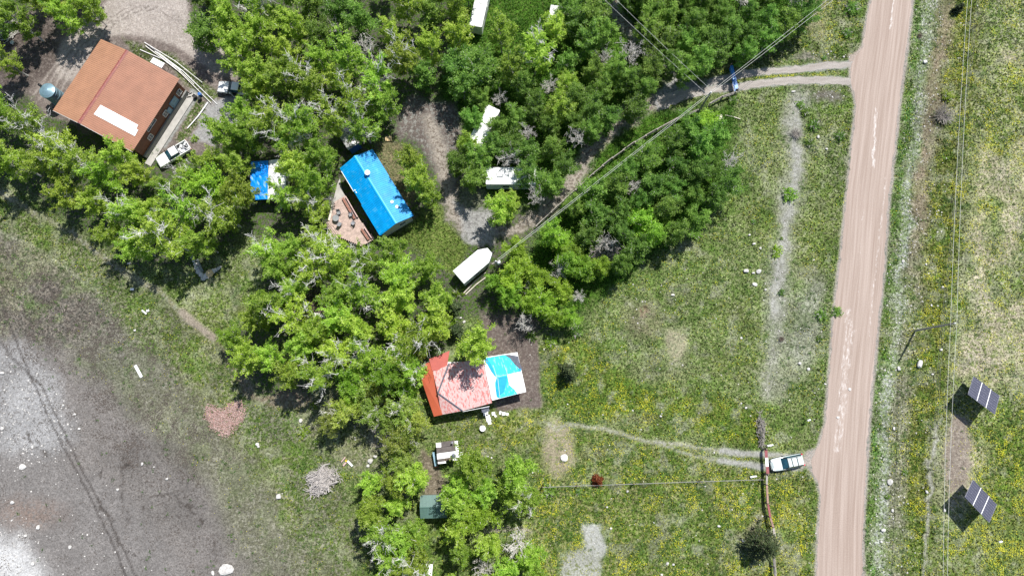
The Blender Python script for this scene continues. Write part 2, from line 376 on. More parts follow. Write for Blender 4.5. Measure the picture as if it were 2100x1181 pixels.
for (pts) in ([(255, 940), (255, 985), (250, 1030), (265, 1060), (300, 1030), (340, 1010), (400, 1050), (430, 1110), (440, 1160)], [(205, 960), (215, 1040), (250, 1110), (290, 1150)], [(60, 880), (100, 940), (100, 960)]):
    paint(Ln(pts, 1.6, 3, False, 1.0) * (fbm(cxx*1.5, cyy*1.5, 611, 2) > -.05), (70, 64, 60), (90, 84, 78), .5)
# lawn around the blue house, firepit side
paint(P([(800, 480), (860, 440), (900, 430), (950, 500), (940, 570), (900, 540), (820, 500), (790, 490)], 8), (112, 128, 64), (138, 142, 88), .4, .25, 1)
paint(P([(770, 290), (820, 290), (850, 420), (800, 400)], 8), (116, 112, 76), (140, 130, 100), .4, 0, .6)
paint(P([(840, 200), (940, 200), (960, 330), (940, 420), (900, 380), (870, 300), (810, 270)], 9), (120, 110, 104), (162, 154, 142), .4, 0, .1)
DRV2 = [(880, 250), (905, 300), (915, 360), (920, 420), (945, 465), (980, 480), (1050, 470), (1110, 440), (1160, 385), (1210, 310), (1260, 255), (1345, 205)]
paint(Ln(DRV2, 14, 10, False), (180, 171, 160), (134, 123, 112), .42, 0, 0)
paint(P([(930, 420), (960, 430), (1010, 440), (1010, 510), (950, 505)], 8), (182, 174, 164), (150, 142, 134), .4, 0, 0)
paint(P([(950, 380), (990, 380), (1010, 420), (950, 430)], 6), (142, 142, 110), (160, 152, 132), .4, 0, .5)
paint(Ln([(1390, 150), (1330, 110), (1300, 70), (1270, 40), (1245, -20)], 13, 8), (176, 168, 158), (130, 120, 110), .4, 0, 0)
paint(Ln([(720, -20), (725, 30)], 6, 6), (186, 170, 156), None, None, 0, 0)
# grassy ground by the pole line and driveway
paint(P([(1500, 130), (1640, 60), (1700, -60), (1800, -60), (1765, 100), (1740, 125), (1500, 145)], 8), (108, 122, 66), (150, 148, 108), .4, .35, 1)
paint(El(1660, 120, 45, 10, 8, .8), (122, 116, 112), (160, 154, 146), .4, 0, .2)
paint(P([(1650, -60), (1700, 20), (1690, 70), (1660, 80), (1640, 40)], 10, k=.6), (150, 140, 112), (170, 160, 130), .5, 0, .4)
# east of woods: field
paint(P([(1500, 200), (1750, 190), (1735, 500), (1700, 800), (1500, 830), (1300, 780), (1120, 700), (1220, 620), (1340, 525), (1440, 460), (1515, 370)], 20), (122, 136, 84), (156, 158, 122), .42, .12, 1)
paint(P([(1680, 160), (1750, 190), (1740, 400), (1700, 400), (1690, 260)], 14, k=.6), (112, 126, 72), (150, 148, 116), .4, .15, 1)
paint(Ln([(1640, 200), (1625, 260), (1632, 330), (1618, 420), (1608, 500), (1600, 580), (1590, 700), (1580, 800)], 24, 20, False, .8), (156, 150, 132), (176, 168, 154), .5, .02, .4)
paint(Ln([(1640, 210), (1632, 330), (1622, 400), (1612, 470), (1600, 560), (1590, 640)], 8, 13, False, .9), (192, 184, 172), (160, 154, 136), .38, 0, .12)
paint(P([(1640, 560), (1700, 560), (1690, 700), (1650, 760), (1600, 800)], 26, k=.75), (150, 147, 126), (176, 170, 152), .5, .03, .6)
paint(El(1700, 200, 40, 14, 8, .9), (112, 104, 98), (140, 132, 122), .4, 0, .3)
paint(El(1385, 710, 26, 38, 14, .8), (186, 176, 152), (150, 146, 116), .4, 0, .3)
paint(El(1320, 650, 40, 40, 18, .7), (142, 132, 112), (122, 118, 88), .5, .02, .6)
paint(El(1316, 635, 12, 9, 5, .6), (158, 112, 96), None)
paint(El(1360, 760, 50, 30, 16, .5), (160, 152, 124), (130, 132, 90), .5)
paint(P([(1120, 700), (1210, 690), (1290, 780), (1500, 820), (1560, 860), (1560, 930), (1400, 890), (1250, 860), (1120, 830), (1110, 760)], 18, k=.85), (104, 124, 48), (142, 144, 76), .4, .8, 1)
paint(El(1290, 800, 90, 25, 20, .7), (92, 118, 46), (120, 130, 62), .35, .6)
# meadow south
paint(P([(1080, 870), (1250, 880), (1560, 950), (1690, 960), (1680, 1300), (1100, 1300), (1060, 1100), (1100, 980)], 14), (106, 124, 56), (150, 148, 94), .45, .75, 1)
paint(El(1420, 1100, 110, 60, 30, .6), (96, 120, 54), (120, 132, 72), .4, .5)
for c in ((1385, 905, 30, 10), (1225, 925, 28, 20), (1300, 860, 60, 14)):
    paint(El(*c, 12, .7), (156, 150, 118), (128, 134, 80), .4, .3)
paint(El(1150, 930, 32, 48, 12, .9), (174, 162, 140), (144, 144, 96), .35, .2, .2)
paint(El(1140, 880, 28, 22, 10, .8), (178, 166, 146), (148, 146, 96), .4, .2, .2)
paint(Ln([(1110, 860), (1140, 880), (1165, 870), (1240, 880), (1330, 905), (1400, 912), (1480, 925), (1560, 935)], 4, 4, True, .9), (182, 174, 152), (160, 156, 116), .4, .1, .1)
paint(Ln([(1350, 905), (1390, 925), (1450, 940), (1500, 948), (1560, 957)], 3.5, 4, True, .85), (180, 172, 154), (156, 154, 112), .4, .1, .1)
paint(Ln([(1480, 925), (1570, 932), (1650, 938), (1700, 950)], 6, 4, k=.9), (190, 182, 170), (168, 162, 146), .3, 0, 0)
paint(Ln([(1480, 945), (1570, 958), (1650, 958), (1700, 950)], 7, 4, k=.9), (190, 182, 170), (168, 162, 146), .3, 0, 0)
paint(P([(1192, 1075), (1230, 1080), (1245, 1120), (1225, 1190), (1240, 1300), (1130, 1300), (1160, 1150), (1175, 1130), (1200, 1120)], 7), (192, 186, 172), (170, 164, 142), .3, 0, .05)
paint(El(1190, 1160, 40, 40, 14, .8), (184, 178, 160), (140, 142, 96), .35, .1, .2)
paint(P([(1510, 1100), (1560, 1060), (1568, 1070), (1530, 1120)], 6, k=.8), (166, 156, 140), (140, 138, 96), .4, .1)
paint(El(1615, 1110, 14, 45, 14, .7), (170, 164, 136), (136, 138, 92), .4, .2)
paint(P([(1590, 1000), (1680, 960), (1675, 1300), (1600, 1300)], 14, k=.6), (118, 128, 60), (160, 156, 100), .45, .9)
# red cabin surroundings
paint(P([(985, 640), (1100, 650), (1105, 720), (1112, 835), (1020, 850), (1000, 750)], 6, True), (118, 106, 100), (142, 132, 124), .4, 0, .05)
paint(P([(900, 855), (1110, 845), (1120, 870), (1000, 950), (890, 900)], 10), (112, 126, 66), (148, 146, 102), .4, .3, 1)
paint(P([(1020, 860), (1110, 845), (1120, 880), (1060, 910), (1020, 900)], 8, k=.8), (116, 128, 44), (152, 150, 80), .4, 1.6, 1)
paint(P([(860, 920), (890, 930), (920, 1010), (860, 1020), (850, 960)], 8), (122, 112, 96), (150, 140, 124), .4, 0, .3)
paint(P([(860, 1075), (910, 1080), (940, 1110), (900, 1200), (870, 1200)], 7), (108, 130, 62), (130, 140, 78), .4, .1, 1)
paint(P([(610, 790), (700, 790), (840, 900), (860, 980), (760, 1000), (700, 960), (640, 900), (600, 850)], 14, k=.85), (122, 122, 84), (156, 148, 122), .5, .02, .8)
paint(El(800, 905, 40, 24, 12, .8), (150, 138, 128), (180, 174, 166), .5, 0, .3)
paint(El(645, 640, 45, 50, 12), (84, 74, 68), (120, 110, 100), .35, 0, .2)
paint(P([(980, 1080), (1040, 1080), (1085, 1085), (1085, 1092), (980, 1095)], 4), (182, 172, 156), None, None, 0, .1)
paint(P([(440, 690), (540, 810), (620, 800), (640, 830), (560, 840), (500, 800)], 8, k=.8), (134, 116, 104), (154, 144, 130), .5, 0, .3)
paint(El(500, 630, 30, 20, 10, .6), (162, 142, 124), (150, 140, 110), .5)
paint(El(455, 855, 0.1, 0.1, 2, 0), None)
# road shoulders and the bands right of the road
xr = edge(EDGE_R, gpy); xl = edge(EDGE_L, gpy); dr = wx - xr; de = gpx - xr + 8 * fbm(cxx * .8, cyy * .8, 5, 4)
east = sm(-(gpx - xr), 3); paint(east, (120, 130, 88), (160, 156, 124), .5, .15, 1)
def band(a, b, soft, k=1.0): return k * sm(np.abs(dr - (a + b) / 2) - (b - a) / 2, soft) * east
up = np.clip((700 - gpy) / 300, 0, 1)
paint(band(4, 30, 8) * np.clip(.65 + 2.2 * midf, .2, 1), (92, 128, 62), (150, 160, 124), .33, .06, 1)
paint(band(26, 52, 10), (150, 156, 130), (186, 184, 168), .45, .05, .7)
paint(band(52, 92, 12) * (.3 + .7 * up), (138, 126, 104), (164, 152, 130), .45, 0, .6)
paint(band(50, 95, 12) * (1 - up) * .8, (126, 126, 92), (160, 154, 126), .5, .2, .8)
paint(band(86, 150, 14), (102, 112, 48), (138, 136, 78), .45, .7, 1)
paint(band(150, 165, 10, .6) * (1 - up), (166, 158, 132), (138, 136, 100), .5, .2)
paint(band(155, 420, 22), (134, 146, 86), (178, 174, 136), .45, .7, 1)
blot = np.clip((fbm(cxx * .16 + 5, cyy * .16, 401, 4) + .02) * 7, 0, 1)
paint(band(165, 420, 22) * blot * .95, (202, 192, 168), (150, 154, 104), .4, .25, .7)
paint(P([(2000, 860), (2200, 840), (2200, 1300), (1960, 1300), (1950, 1100), (2030, 1000)], 34, k=.8), (106, 128, 44), (144, 146, 76), .4, 1.3, 1)
paint(P([(1950, 840), (1985, 860), (1995, 960), (1985, 1000), (1950, 1010), (1940, 920)], 10), (150, 138, 126), (172, 162, 148), .45, .05, .2)
paint(Ln([(1925, 850), (1912, 960), (1903, 1080), (1893, 1200)], 4, 4, False), (170, 162, 140), (192, 186, 168), .4, 0, .4)
paint(Ln([(1990, 0), (1960, 400), (1940, 700), (1925, 850)], 12, 12, False, .4), (96, 112, 48), (130, 132, 80), .4, .8)
paint(El(1925, 245, 45, 60, 20, .7), (112, 102, 84), (134, 126, 98), .5, 0)
gl = np.abs(gpx - (xl + xr) / 2) - (xr - xl) / 2
paint(sm(gl + 5 * fbm(cxx * 1.2, cyy * 1.2, 55, 3) - 6, 3), (180, 170, 162), (150, 146, 130), .35, 0, .05)
paint(sm(np.abs(gpx - xl + 16 + 8 * midf) - 8, 8) * .7, (104, 124, 62), (148, 146, 108), .35, .3, 1)
# driveway fringes
R1 = [(1752, 132), (1700, 135), (1640, 142), (1575, 147), (1530, 152), (1500, 158), (1455, 170)]
R2 = [(1752, 168), (1700, 165), (1640, 164), (1575, 169), (1520, 178), (1470, 182), (1430, 188), (1395, 196), (1350, 212)]
paint(Ln(R1, 8, 4), (176, 168, 160), (150, 146, 118), .35, 0, 0); paint(Ln(R2, 9, 4), (176, 168, 160), (150, 146, 118), .35, 0, 0)
paint(P([(1440, 172), (1440, 188), (1350, 222), (1345, 190), (1390, 150)], 6), (176, 168, 160), (140, 132, 124), .3, 0, 0)
paint(Ln([(1720, 151), (1640, 153), (1560, 159), (1500, 167)], 3, 4), (120, 130, 56), (150, 148, 92), .4, 1.2, .8)
paint(P([(1745, 105), (1775, 90), (1768, 205), (1745, 190)], 5), (192, 176, 164), (180, 168, 158), .4, 0, 0)
paint(P([(1690, 885), (1680, 925), (1655, 930), (1655, 968), (1680, 970), (1686, 1010), (1700, 950)], 5), (186, 176, 166), (166, 158, 146), .4, 0, 0)
gmask = np.clip(TF * 1.6 - .5, 0, 1) * (wm < .5)
f1 = fbm(cxx * .33, cyy * .33, 501, 5); f2 = fbm(cxx * .45 + 40, cyy * .45, 521, 5); f3 = fbm(cxx * .9 + 11, cyy * .9, 541, 4)
paint(gmask * np.clip(fbm(cxx * .09, cyy * .09, 701, 3) * 5, 0, 1) * .45, (134, 140, 76), (164, 160, 112), .4)
paint(gmask * np.clip((f1 - .07) * 12, 0, 1) * .5, (104, 130, 58), (124, 138, 78), .35)
paint(gmask * np.clip((f2 - .10) * 12, 0, 1) * .6, (166, 160, 134), (136, 140, 98), .4, None, .6)
paint(gmask * np.clip((f3 - .17) * 14, 0, 1) * .5, (84, 116, 44), (108, 126, 62), .3)
paint(gmask * np.clip((-f3 - .18) * 14, 0, 1) * .4, (182, 174, 150), (150, 148, 118), .4)
# relief: only below zero so sheets stay on top
keep = 1 - sm(gl - 26, 14)
for L_ in (R1, R2): keep *= 1 - sm(sdf_line(L_, gpx, gpy) - 12, 8)
rel = -(0.03 + .06 * (fbm(cxx * 1.6, cyy * 1.6, 91, 3) + .5) + .10 * np.clip(TF, 0, 1) * rng.random(nG)) * keep
nr, nc = GX.shape
me = bpy.data.meshes.new("ground")
co = np.stack([GX.ravel(), GY.ravel(), rel], 1).astype(np.float32)
idx = np.arange(nr * nc).reshape(nr, nc)
q = np.stack([idx[:-1, :-1], idx[:-1, 1:], idx[1:, 1:], idx[1:, :-1]], -1).reshape(-1, 4).astype(np.int32)
def np_mesh(me, co, q):
    k = q.shape[1]; me.vertices.add(len(co)); me.vertices.foreach_set("co", np.ascontiguousarray(co, np.float32).ravel())
    me.loops.add(q.size); me.loops.foreach_set("vertex_index", np.ascontiguousarray(q, np.int32).ravel())
    me.polygons.add(len(q)); me.polygons.foreach_set("loop_start", np.arange(0, q.size, k, dtype=np.int32))
    me.polygons.foreach_set("loop_total", np.full(len(q), k, np.int32)); me.update(calc_edges=True)
np_mesh(me, co, q)
def vcol(me, name, c3, a=None):
    at = me.color_attributes.new(name, 'FLOAT_COLOR', 'POINT'); n = len(c3)
    buf = np.ones((n, 4), np.float32); buf[:, :3] = c3
    if a is not None: buf[:, 3] = a
    at.data.foreach_set("color", buf.ravel())
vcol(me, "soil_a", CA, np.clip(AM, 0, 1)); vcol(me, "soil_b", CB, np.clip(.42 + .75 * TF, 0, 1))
me.polygons.foreach_set("use_smooth", np.ones(len(q), bool))
gm = bpy.data.materials.new("ground_soil"); gm.use_nodes = True; nt = gm.node_tree; nt.nodes.clear(); L = nt.links.new
out = N(nt, "ShaderNodeOutputMaterial"); pb = N(nt, "ShaderNodeBsdfPrincipled"); pb.inputs["Roughness"].default_value = .95; pb.inputs["Specular IOR Level"].default_value = .15
a1 = N(nt, "ShaderNodeVertexColor", layer_name="soil_a"); a2 = N(nt, "ShaderNodeVertexColor", layer_name="soil_b")
tc = N(nt, "ShaderNodeTexCoord")
def nz(scale, detail, rough=.6):
    n = N(nt, "ShaderNodeTexNoise"); n.inputs["Scale"].default_value = scale; n.inputs["Detail"].default_value = detail; n.inputs["Roughness"].default_value = rough
    L(tc.outputs["Object"], n.inputs["Vector"]); return n.outputs[0]
n1 = nz(1.9, 7, .7)
thr = N(nt, "ShaderNodeMapRange"); thr.inputs[3].default_value = .66; thr.inputs[4].default_value = .34; L(a1.outputs["Alpha"], thr.inputs[0])
sb = N(nt, "ShaderNodeMath", operation='SUBTRACT'); L(n1, sb.inputs[0]); L(thr.outputs[0], sb.inputs[1])
mr = N(nt, "ShaderNodeMapRange"); mr.inputs[1].default_value = -.035; mr.inputs[2].default_value = .035; L(sb.outputs[0], mr.inputs[0])
mx = N(nt, "ShaderNodeMix", data_type='RGBA'); L(mr.outputs[0], mx.inputs[0]); L(a1.outputs[0], mx.inputs[6]); L(a2.outputs[0], mx.inputs[7])
n2 = nz(4.2, 6, .8); m2 = N(nt, "ShaderNodeMapRange"); m2.inputs[1].default_value = .38; m2.inputs[2].default_value = .62; m2.inputs[3].default_value = .36; m2.inputs[4].default_value = 1.75; L(n2, m2.inputs[0])
n3 = nz(.22, 4); m3 = N(nt, "ShaderNodeMapRange"); m3.inputs[1].default_value = .35; m3.inputs[2].default_value = .65; m3.inputs[3].default_value = .8; m3.inputs[4].default_value = 1.2; L(n3, m3.inputs[0])
mm = N(nt, "ShaderNodeMath", operation='MULTIPLY'); L(m2.outputs[0], mm.inputs[0]); L(m3.outputs[0], mm.inputs[1])
lp = N(nt, "ShaderNodeMix", data_type='FLOAT'); lp.inputs[2].default_value = 1.0; L(a2.outputs["Alpha"], lp.inputs[0]); L(mm.outputs[0], lp.inputs[3])
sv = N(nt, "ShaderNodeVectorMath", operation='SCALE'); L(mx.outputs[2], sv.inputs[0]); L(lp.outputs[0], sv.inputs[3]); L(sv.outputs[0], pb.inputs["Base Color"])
bp = N(nt, "ShaderNodeBump"); bp.inputs["Strength"].default_value = .8; bp.inputs["Distance"].default_value = .12; L(nz(5, 6, .7), bp.inputs["Height"]); L(bp.outputs[0], pb.inputs["Normal"])
L(pb.outputs[0], out.inputs[0]); me.materials.append(gm)
go = bpy.data.objects.new("ground", me); COL.objects.link(go); tag(go, kind="structure")

# ------------------------------------------------------------------ road and driveway sheets
def sheet_mat(name, c, c2, sx_, sy_, var, streak=None):
    m = bpy.data.materials.new(name); m.use_nodes = True; nt = m.node_tree; nt.nodes.clear(); L = nt.links.new
    out = N(nt, "ShaderNodeOutputMaterial"); pb = N(nt, "ShaderNodeBsdfPrincipled"); pb.inputs["Roughness"].default_value = .9; pb.inputs["Specular IOR Level"].default_value = .2
    uv = N(nt, "ShaderNodeUVMap"); mp = N(nt, "ShaderNodeMapping"); mp.inputs["Scale"].default_value = (sx_, sy_, 1); L(uv.outputs[0], mp.inputs[0])
    n = N(nt, "ShaderNodeTexNoise"); n.inputs["Scale"].default_value = 1; n.inputs["Detail"].default_value = 6; n.inputs["Roughness"].default_value = .65; L(mp.outputs[0], n.inputs["Vector"])
    r = N(nt, "ShaderNodeMapRange"); r.inputs[1].default_value = .36; r.inputs[2].default_value = .64; L(n.outputs[0], r.inputs[0])
    mx = N(nt, "ShaderNodeMix", data_type='RGBA'); mx.inputs[6].default_value = (*c, 1); mx.inputs[7].default_value = (*c2, 1); L(r.outputs[0], mx.inputs[0])
    src = mx.outputs[2]
    if streak:
        mp2 = N(nt, "ShaderNodeMapping"); mp2.inputs["Scale"].default_value = (1.1, .035, 1); L(uv.outputs[0], mp2.inputs[0])
        s = N(nt, "ShaderNodeTexNoise"); s.inputs["Scale"].default_value = 1; s.inputs["Detail"].default_value = 2; L(mp2.outputs[0], s.inputs["Vector"])
        s2 = N(nt, "ShaderNodeTexNoise"); s2.inputs["Scale"].default_value = 1.9; mps = N(nt, 'ShaderNodeMapping'); mps.inputs['Scale'].default_value = (1.6, .5, 1); L(uv.outputs[0], mps.inputs[0]); s2.inputs["Detail"].default_value = 5; s2.inputs["Roughness"].default_value = .75; L(mps.outputs[0], s2.inputs["Vector"])
        va = N(nt, 'ShaderNodeVertexColor', layer_name='streak')
        ad = N(nt, "ShaderNodeMath", operation='MULTIPLY_ADD'); L(va.outputs[0], ad.inputs[0]); ad.inputs[1].default_value = .30; L(s2.outputs[0], ad.inputs[2])
        rr = N(nt, "ShaderNodeMapRange"); rr.inputs[1].default_value = .66; rr.inputs[2].default_value = .86; L(ad.outputs[0], rr.inputs[0])
        m3 = N(nt, "ShaderNodeMix", data_type='RGBA'); m3.inputs[7].default_value = (*streak, 1); L(rr.outputs[0], m3.inputs[0]); L(src, m3.inputs[6]); src = m3.outputs[2]
    f = N(nt, "ShaderNodeTexNoise"); f.inputs["Scale"].default_value = 7; f.inputs["Detail"].default_value = 5; L(uv.outputs[0], f.inputs["Vector"])
    fr = N(nt, "ShaderNodeMapRange"); fr.inputs[1].default_value = .3; fr.inputs[2].default_value = .7; fr.inputs[3].default_value = 1 - var; fr.inputs[4].default_value = 1 + var; L(f.outputs[0], fr.inputs[0])
    sc = N(nt, "ShaderNodeVectorMath", operation='SCALE'); L(src, sc.inputs[0]); L(fr.outputs[0], sc.inputs[3]); L(sc.outputs[0], pb.inputs["Base Color"])
    b = N(nt, "ShaderNodeBump"); b.inputs["Strength"].default_value = .5; b.inputs["Distance"].default_value = .03; L(n.outputs[0], b.inputs["Height"]); L(b.outputs[0], pb.inputs["Normal"])
    L(pb.outputs[0], out.inputs[0]); return m
def strip(name, left, right, z, m, ncol, crown=0.0, rag=.25, seed=1, uvoff=0.0):
    rows = len(left); V = []; UV = []
    acc = 0
    rr = np.random.default_rng(seed); ph = rr.random(4) * 99
    for i in range(rows):
        l = np.array(left[i]); r = np.array(right[i]); wd = np.linalg.norm(r - l)
        if i: acc += np.linalg.norm((l + r) / 2 - mid)
        mid = (l + r) / 2
        e1 = rag * 2 * float(fbm(np.array([acc * 1.1 + ph[0]]), np.array([3.0]), 71, 4)[0]); e2 = rag * 2 * float(fbm(np.array([acc * 1.1 + ph[1]]), np.array([9.0]), 72, 4)[0])
        d = (r - l) / wd
        l2 = l + d * e1; r2 = r + d * e2
        for j in range(ncol + 1):
            t = j / ncol; p = l2 * (1 - t) + r2 * t
            V.append((p[0], p[1], z + crown * (1 - (2 * t - 1) ** 2))); UV.append((-float(np.linalg.norm(p - r)) if wd > 4 else t * wd, acc))
    idx = np.arange(rows * (ncol + 1)).reshape(rows, ncol + 1)
    q = np.stack([idx[:-1, :-1], idx[:-1, 1:], idx[1:, 1:], idx[1:, :-1]], -1).reshape(-1, 4)
    me = bpy.data.meshes.new(name); np_mesh(me, np.array(V), q)
    ul = me.uv_layers.new(name="UVMap"); li = np.zeros(q.size, np.int32); me.loops.foreach_get("vertex_index", li)
    ul.data.foreach_set("uv", np.array(UV, np.float32)[li].ravel()); me.materials.append(m)
    o = bpy.data.objects.new(name, me); COL.objects.link(o); tag(o, kind="structure")
    if me.polygons[0].normal.z < 0: me.flip_normals()
    return o
road_m = sheet_mat("road_dirt", A(182, 162, 149), A(208, 190, 178), 2.6, .05, .10, A(246, 238, 232))
ys = np.arange(-60, 1262, 4.0)
lft = [W2(edge(EDGE_L, y), y) for y in ys]; rgt = [W2(edge(EDGE_R, y), y) for y in ys]
def prolong(P0, P1, n, d): v = (np.array(P1) - np.array(P0)); v /= np.linalg.norm(v); return [tuple(np.array(P1) + v * d * (k + 1)) for k in range(n)]
lft = prolong(lft[4], lft[0], 40, 6)[::-1] + lft + prolong(lft[-5], lft[-1], 40, 6)
rgt = prolong(rgt[4], rgt[0], 40, 6)[::-1] + rgt + prolong(rgt[-5], rgt[-1], 40, 6)
rd = strip("road", lft, rgt, .012, road_m, 40, .05, .26)
rv = np.zeros(len(rd.data.vertices) * 3, np.float32); rd.data.vertices.foreach_get("co", rv); rv = rv.reshape(-1, 3)
rpx, rpy = PX(np.clip(rv[:, 0], -94, 94), np.clip(rv[:, 1], -30, 74)); sk_ = np.zeros(len(rv))
for pl, w_, k in (([(1834, -10), (1828, 30), (1824, 62)], 2.5, 1), ([(1798, 35), (1797, 48)], 1.5, .8), ([(1797, 225), (1793, 270), (1795, 290), (1790, 310), (1792, 345)], 3, 1), ([(1815, 365), (1812, 410), (1804, 470), (1797, 540), (1788, 620), (1782, 690)], 2, .8), ([(1738, 640), (1742, 690), (1733, 760), (1728, 830), (1722, 880), (1716, 920)], 9, .62), ([(1772, 394), (1765, 500), (1757, 620), (1750, 720)], 1.6, .5)):
    sk_ = np.maximum(sk_, k * sm(sdf_line(pl, rpx + 5 * fbm(rv[:, 0], rv[:, 1], 7, 3), rpy) - w_, 3))
vcol(rd.data, "streak", np.repeat(sk_[:, None], 3, 1))
grv = sheet_mat("driveway_gravel", A(176, 168, 160), A(202, 195, 188), 1.5, .25, .22)
def ribbon(name, pts, hw, z, seed):
    P0 = []
    for i in range(len(pts) - 1):
        n = max(2, int(math.dist(pts[i], pts[i + 1]) / 4))
        for k in range(n): t = k / n; P0.append((pts[i][0] * (1 - t) + pts[i + 1][0] * t, pts[i][1] * (1 - t) + pts[i + 1][1] * t))
    P0.append(pts[-1]); w_ = [np.array(W2(*p)) for p in P0]; Lf = []; Rt = []
    for i in range(len(w_)):
        d = w_[min(i + 2, len(w_) - 1)] - w_[max(i - 2, 0)]; d /= np.linalg.norm(d); nrm = np.array((-d[1], d[0]))
        h = hw if not callable(hw) else hw(i / (len(w_) - 1)); Lf.append(w_[i] + nrm * h); Rt.append(w_[i] - nrm * h)
    return strip(name, Lf, Rt, z, grv, 4, 0, .35, seed)
o = ribbon("driveway", R1, .55, .004, 3); o = ribbon("driveway", R2, lambda t: .6 + 1.1 * max(0, t - .75) * 4 * .6, .008, 4)
# ------------------------------------------------------------------ buildings
def fit(q, z):
    a, b, c, d = [np.array(W2(*p, z)) for p in q]
    ctr = (a + b + c + d) / 4; ax = ((b - a) + (c - d)) / 2; wd = ((d - a) + (c - b)) / 2
    ang = math.atan2(ax[1], ax[0]); L_ = np.linalg.norm(ax)
    n = np.array((-math.sin(ang), math.cos(ang))); Wd = abs(np.dot(wd, n))
    return ctr, ang, L_, Wd
def ribbed(mb, p0, du, ulen, dv, vlen, pitch=.3, h=.035, th=.05):
    """metal sheet from p0: ribs run along dv, repeat along du"""
    p0 = Vector(p0); du = Vector(du).normalized(); dv = Vector(dv).normalized(); n = du.cross(dv).normalized()
    if n.z < 0: n = -n
    prof = []; k = 0; u = 0
    while u < ulen - 1e-6:
        e = min(u + pitch, ulen); r = min(u + pitch * .62, e)
        prof += [(u, 0), (r, 0)]
        if r < e: prof += [(min(r + pitch * .08, e), h), (max(r, e - pitch * .08), h)]
        u = e
    prof.append((ulen, 0))
    top = [p0 + du * a + n * b for a, b in prof]; top2 = [t + dv * vlen for t in top]
    m = len(top); lo = [p0 - n * th, p0 + du * ulen - n * th]; lo2 = [x + dv * vlen for x in lo]
    vs = top + top2 + lo + lo2; fs = [(i, i + 1, m + i + 1, m + i) for i in range(m - 1)]
    b = 2 * m
    fs += [(b, b + 2, b + 3, b + 1), tuple([b, b + 1] + list(range(m - 1, -1, -1))), tuple([b + 3, b + 2] + list(range(m, 2 * m))), (b, 0, m, b + 2), (b + 1, b + 3, 2 * m - 1, m - 1)]
    mb.add(vs, fs)
def gable(name, label, q, ze, zr, wm_, rm_, over=.4, pitch=.3, ridge_m=None, skew=0.0, cat='house', wall_in=None, ridge_w=.3):
    """ridge runs along a->b of the eave quad; local x along the ridge"""
    c, ang, L_, Wd = fit(q, ze)
    t = thing(name, label, cat, (c[0], c[1], 0), ang)
    hl, hw = L_ / 2, Wd / 2; ry = skew * hw
    for s in (-1, 1):
        mb = MB(); run = hw - ry * s; sl = math.hypot(run, zr - ze)
        ribbed(mb, (-hl, ry, zr), (1, 0, 0), L_, (0, s * run, ze - zr), sl, pitch)
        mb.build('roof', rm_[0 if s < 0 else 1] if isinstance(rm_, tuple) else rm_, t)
    mb = MB()
    mb.loft([[(x, ry - ridge_w * .9, zr - .06 + .05), (x, ry, zr + .07), (x, ry + ridge_w * .9, zr - .01), (x, ry, zr - .05)] for x in (-hl - .01, hl + .01)])
    mb.build('ridge_cap', ridge_m or rm_, t)
    wi = wall_in if wall_in is not None else over
    ww = hw - over; f = over / (hw) * (zr - ze)
    mb = MB()
    rings = []
    for x in (-hl + wi, hl - wi):
        rings.append([(x, -ww, 0), (x, ww, 0), (x, ww, ze + f - .1), (x, ry, zr - .1), (x, -ww, ze + f - .1)])
    mb.loft(rings).build('wall', wm_, t)
    return t, hl, hw
def window(t, x, y, z, wd, h, axis, frame=None):
    """flat window on a wall; axis 'x' faces +-x, 'y' faces +-y (sign by s in y/x)"""
    s = 1 if (x if axis == 'x' else y) > 0 else -1
    fr = MB(); g = MB()
    for (a, b, ww, hh) in ((0, h / 2, wd, .09), (0, -h / 2, wd, .09), (-wd / 2, 0, .09, h + .09), (wd / 2, 0, .09, h + .09), (0, 0, .05, h)):
        if axis == 'y': fr.box((x + a, y + s * .04, z + b), (ww + (.09 if hh == .09 else 0), .09 if hh == .09 else .08, hh))
        else: fr.box((x + s * .04, y + a, z + b), (.09 if hh == .09 else .08, ww + (.09 if hh == .09 else 0), hh))
    f = fr.build('window', frame or M['frame'], t)
    if axis == 'y': g.box((x, y + s * .015, z), (wd - .05, .03, h - .05))
    else: g.box((x + s * .015, y, z), (.03, wd - .05, h - .05))
    g.build('pane', M['glass'], f)

# shop with the orange roof: ridge from (269,106) to (176,260)
shop, hl, hw = gable('workshop', 'large log workshop with an orange ribbed metal roof and a white skylight strip', [(205, 80), (110, 228), (270, 310), (370, 163)], 4.2, 5.6, M['log_brown'], (M['orange_roof'], M['orange_roof_b']), .45, .30, M['ridge_red'], skew=-.2, cat='workshop')
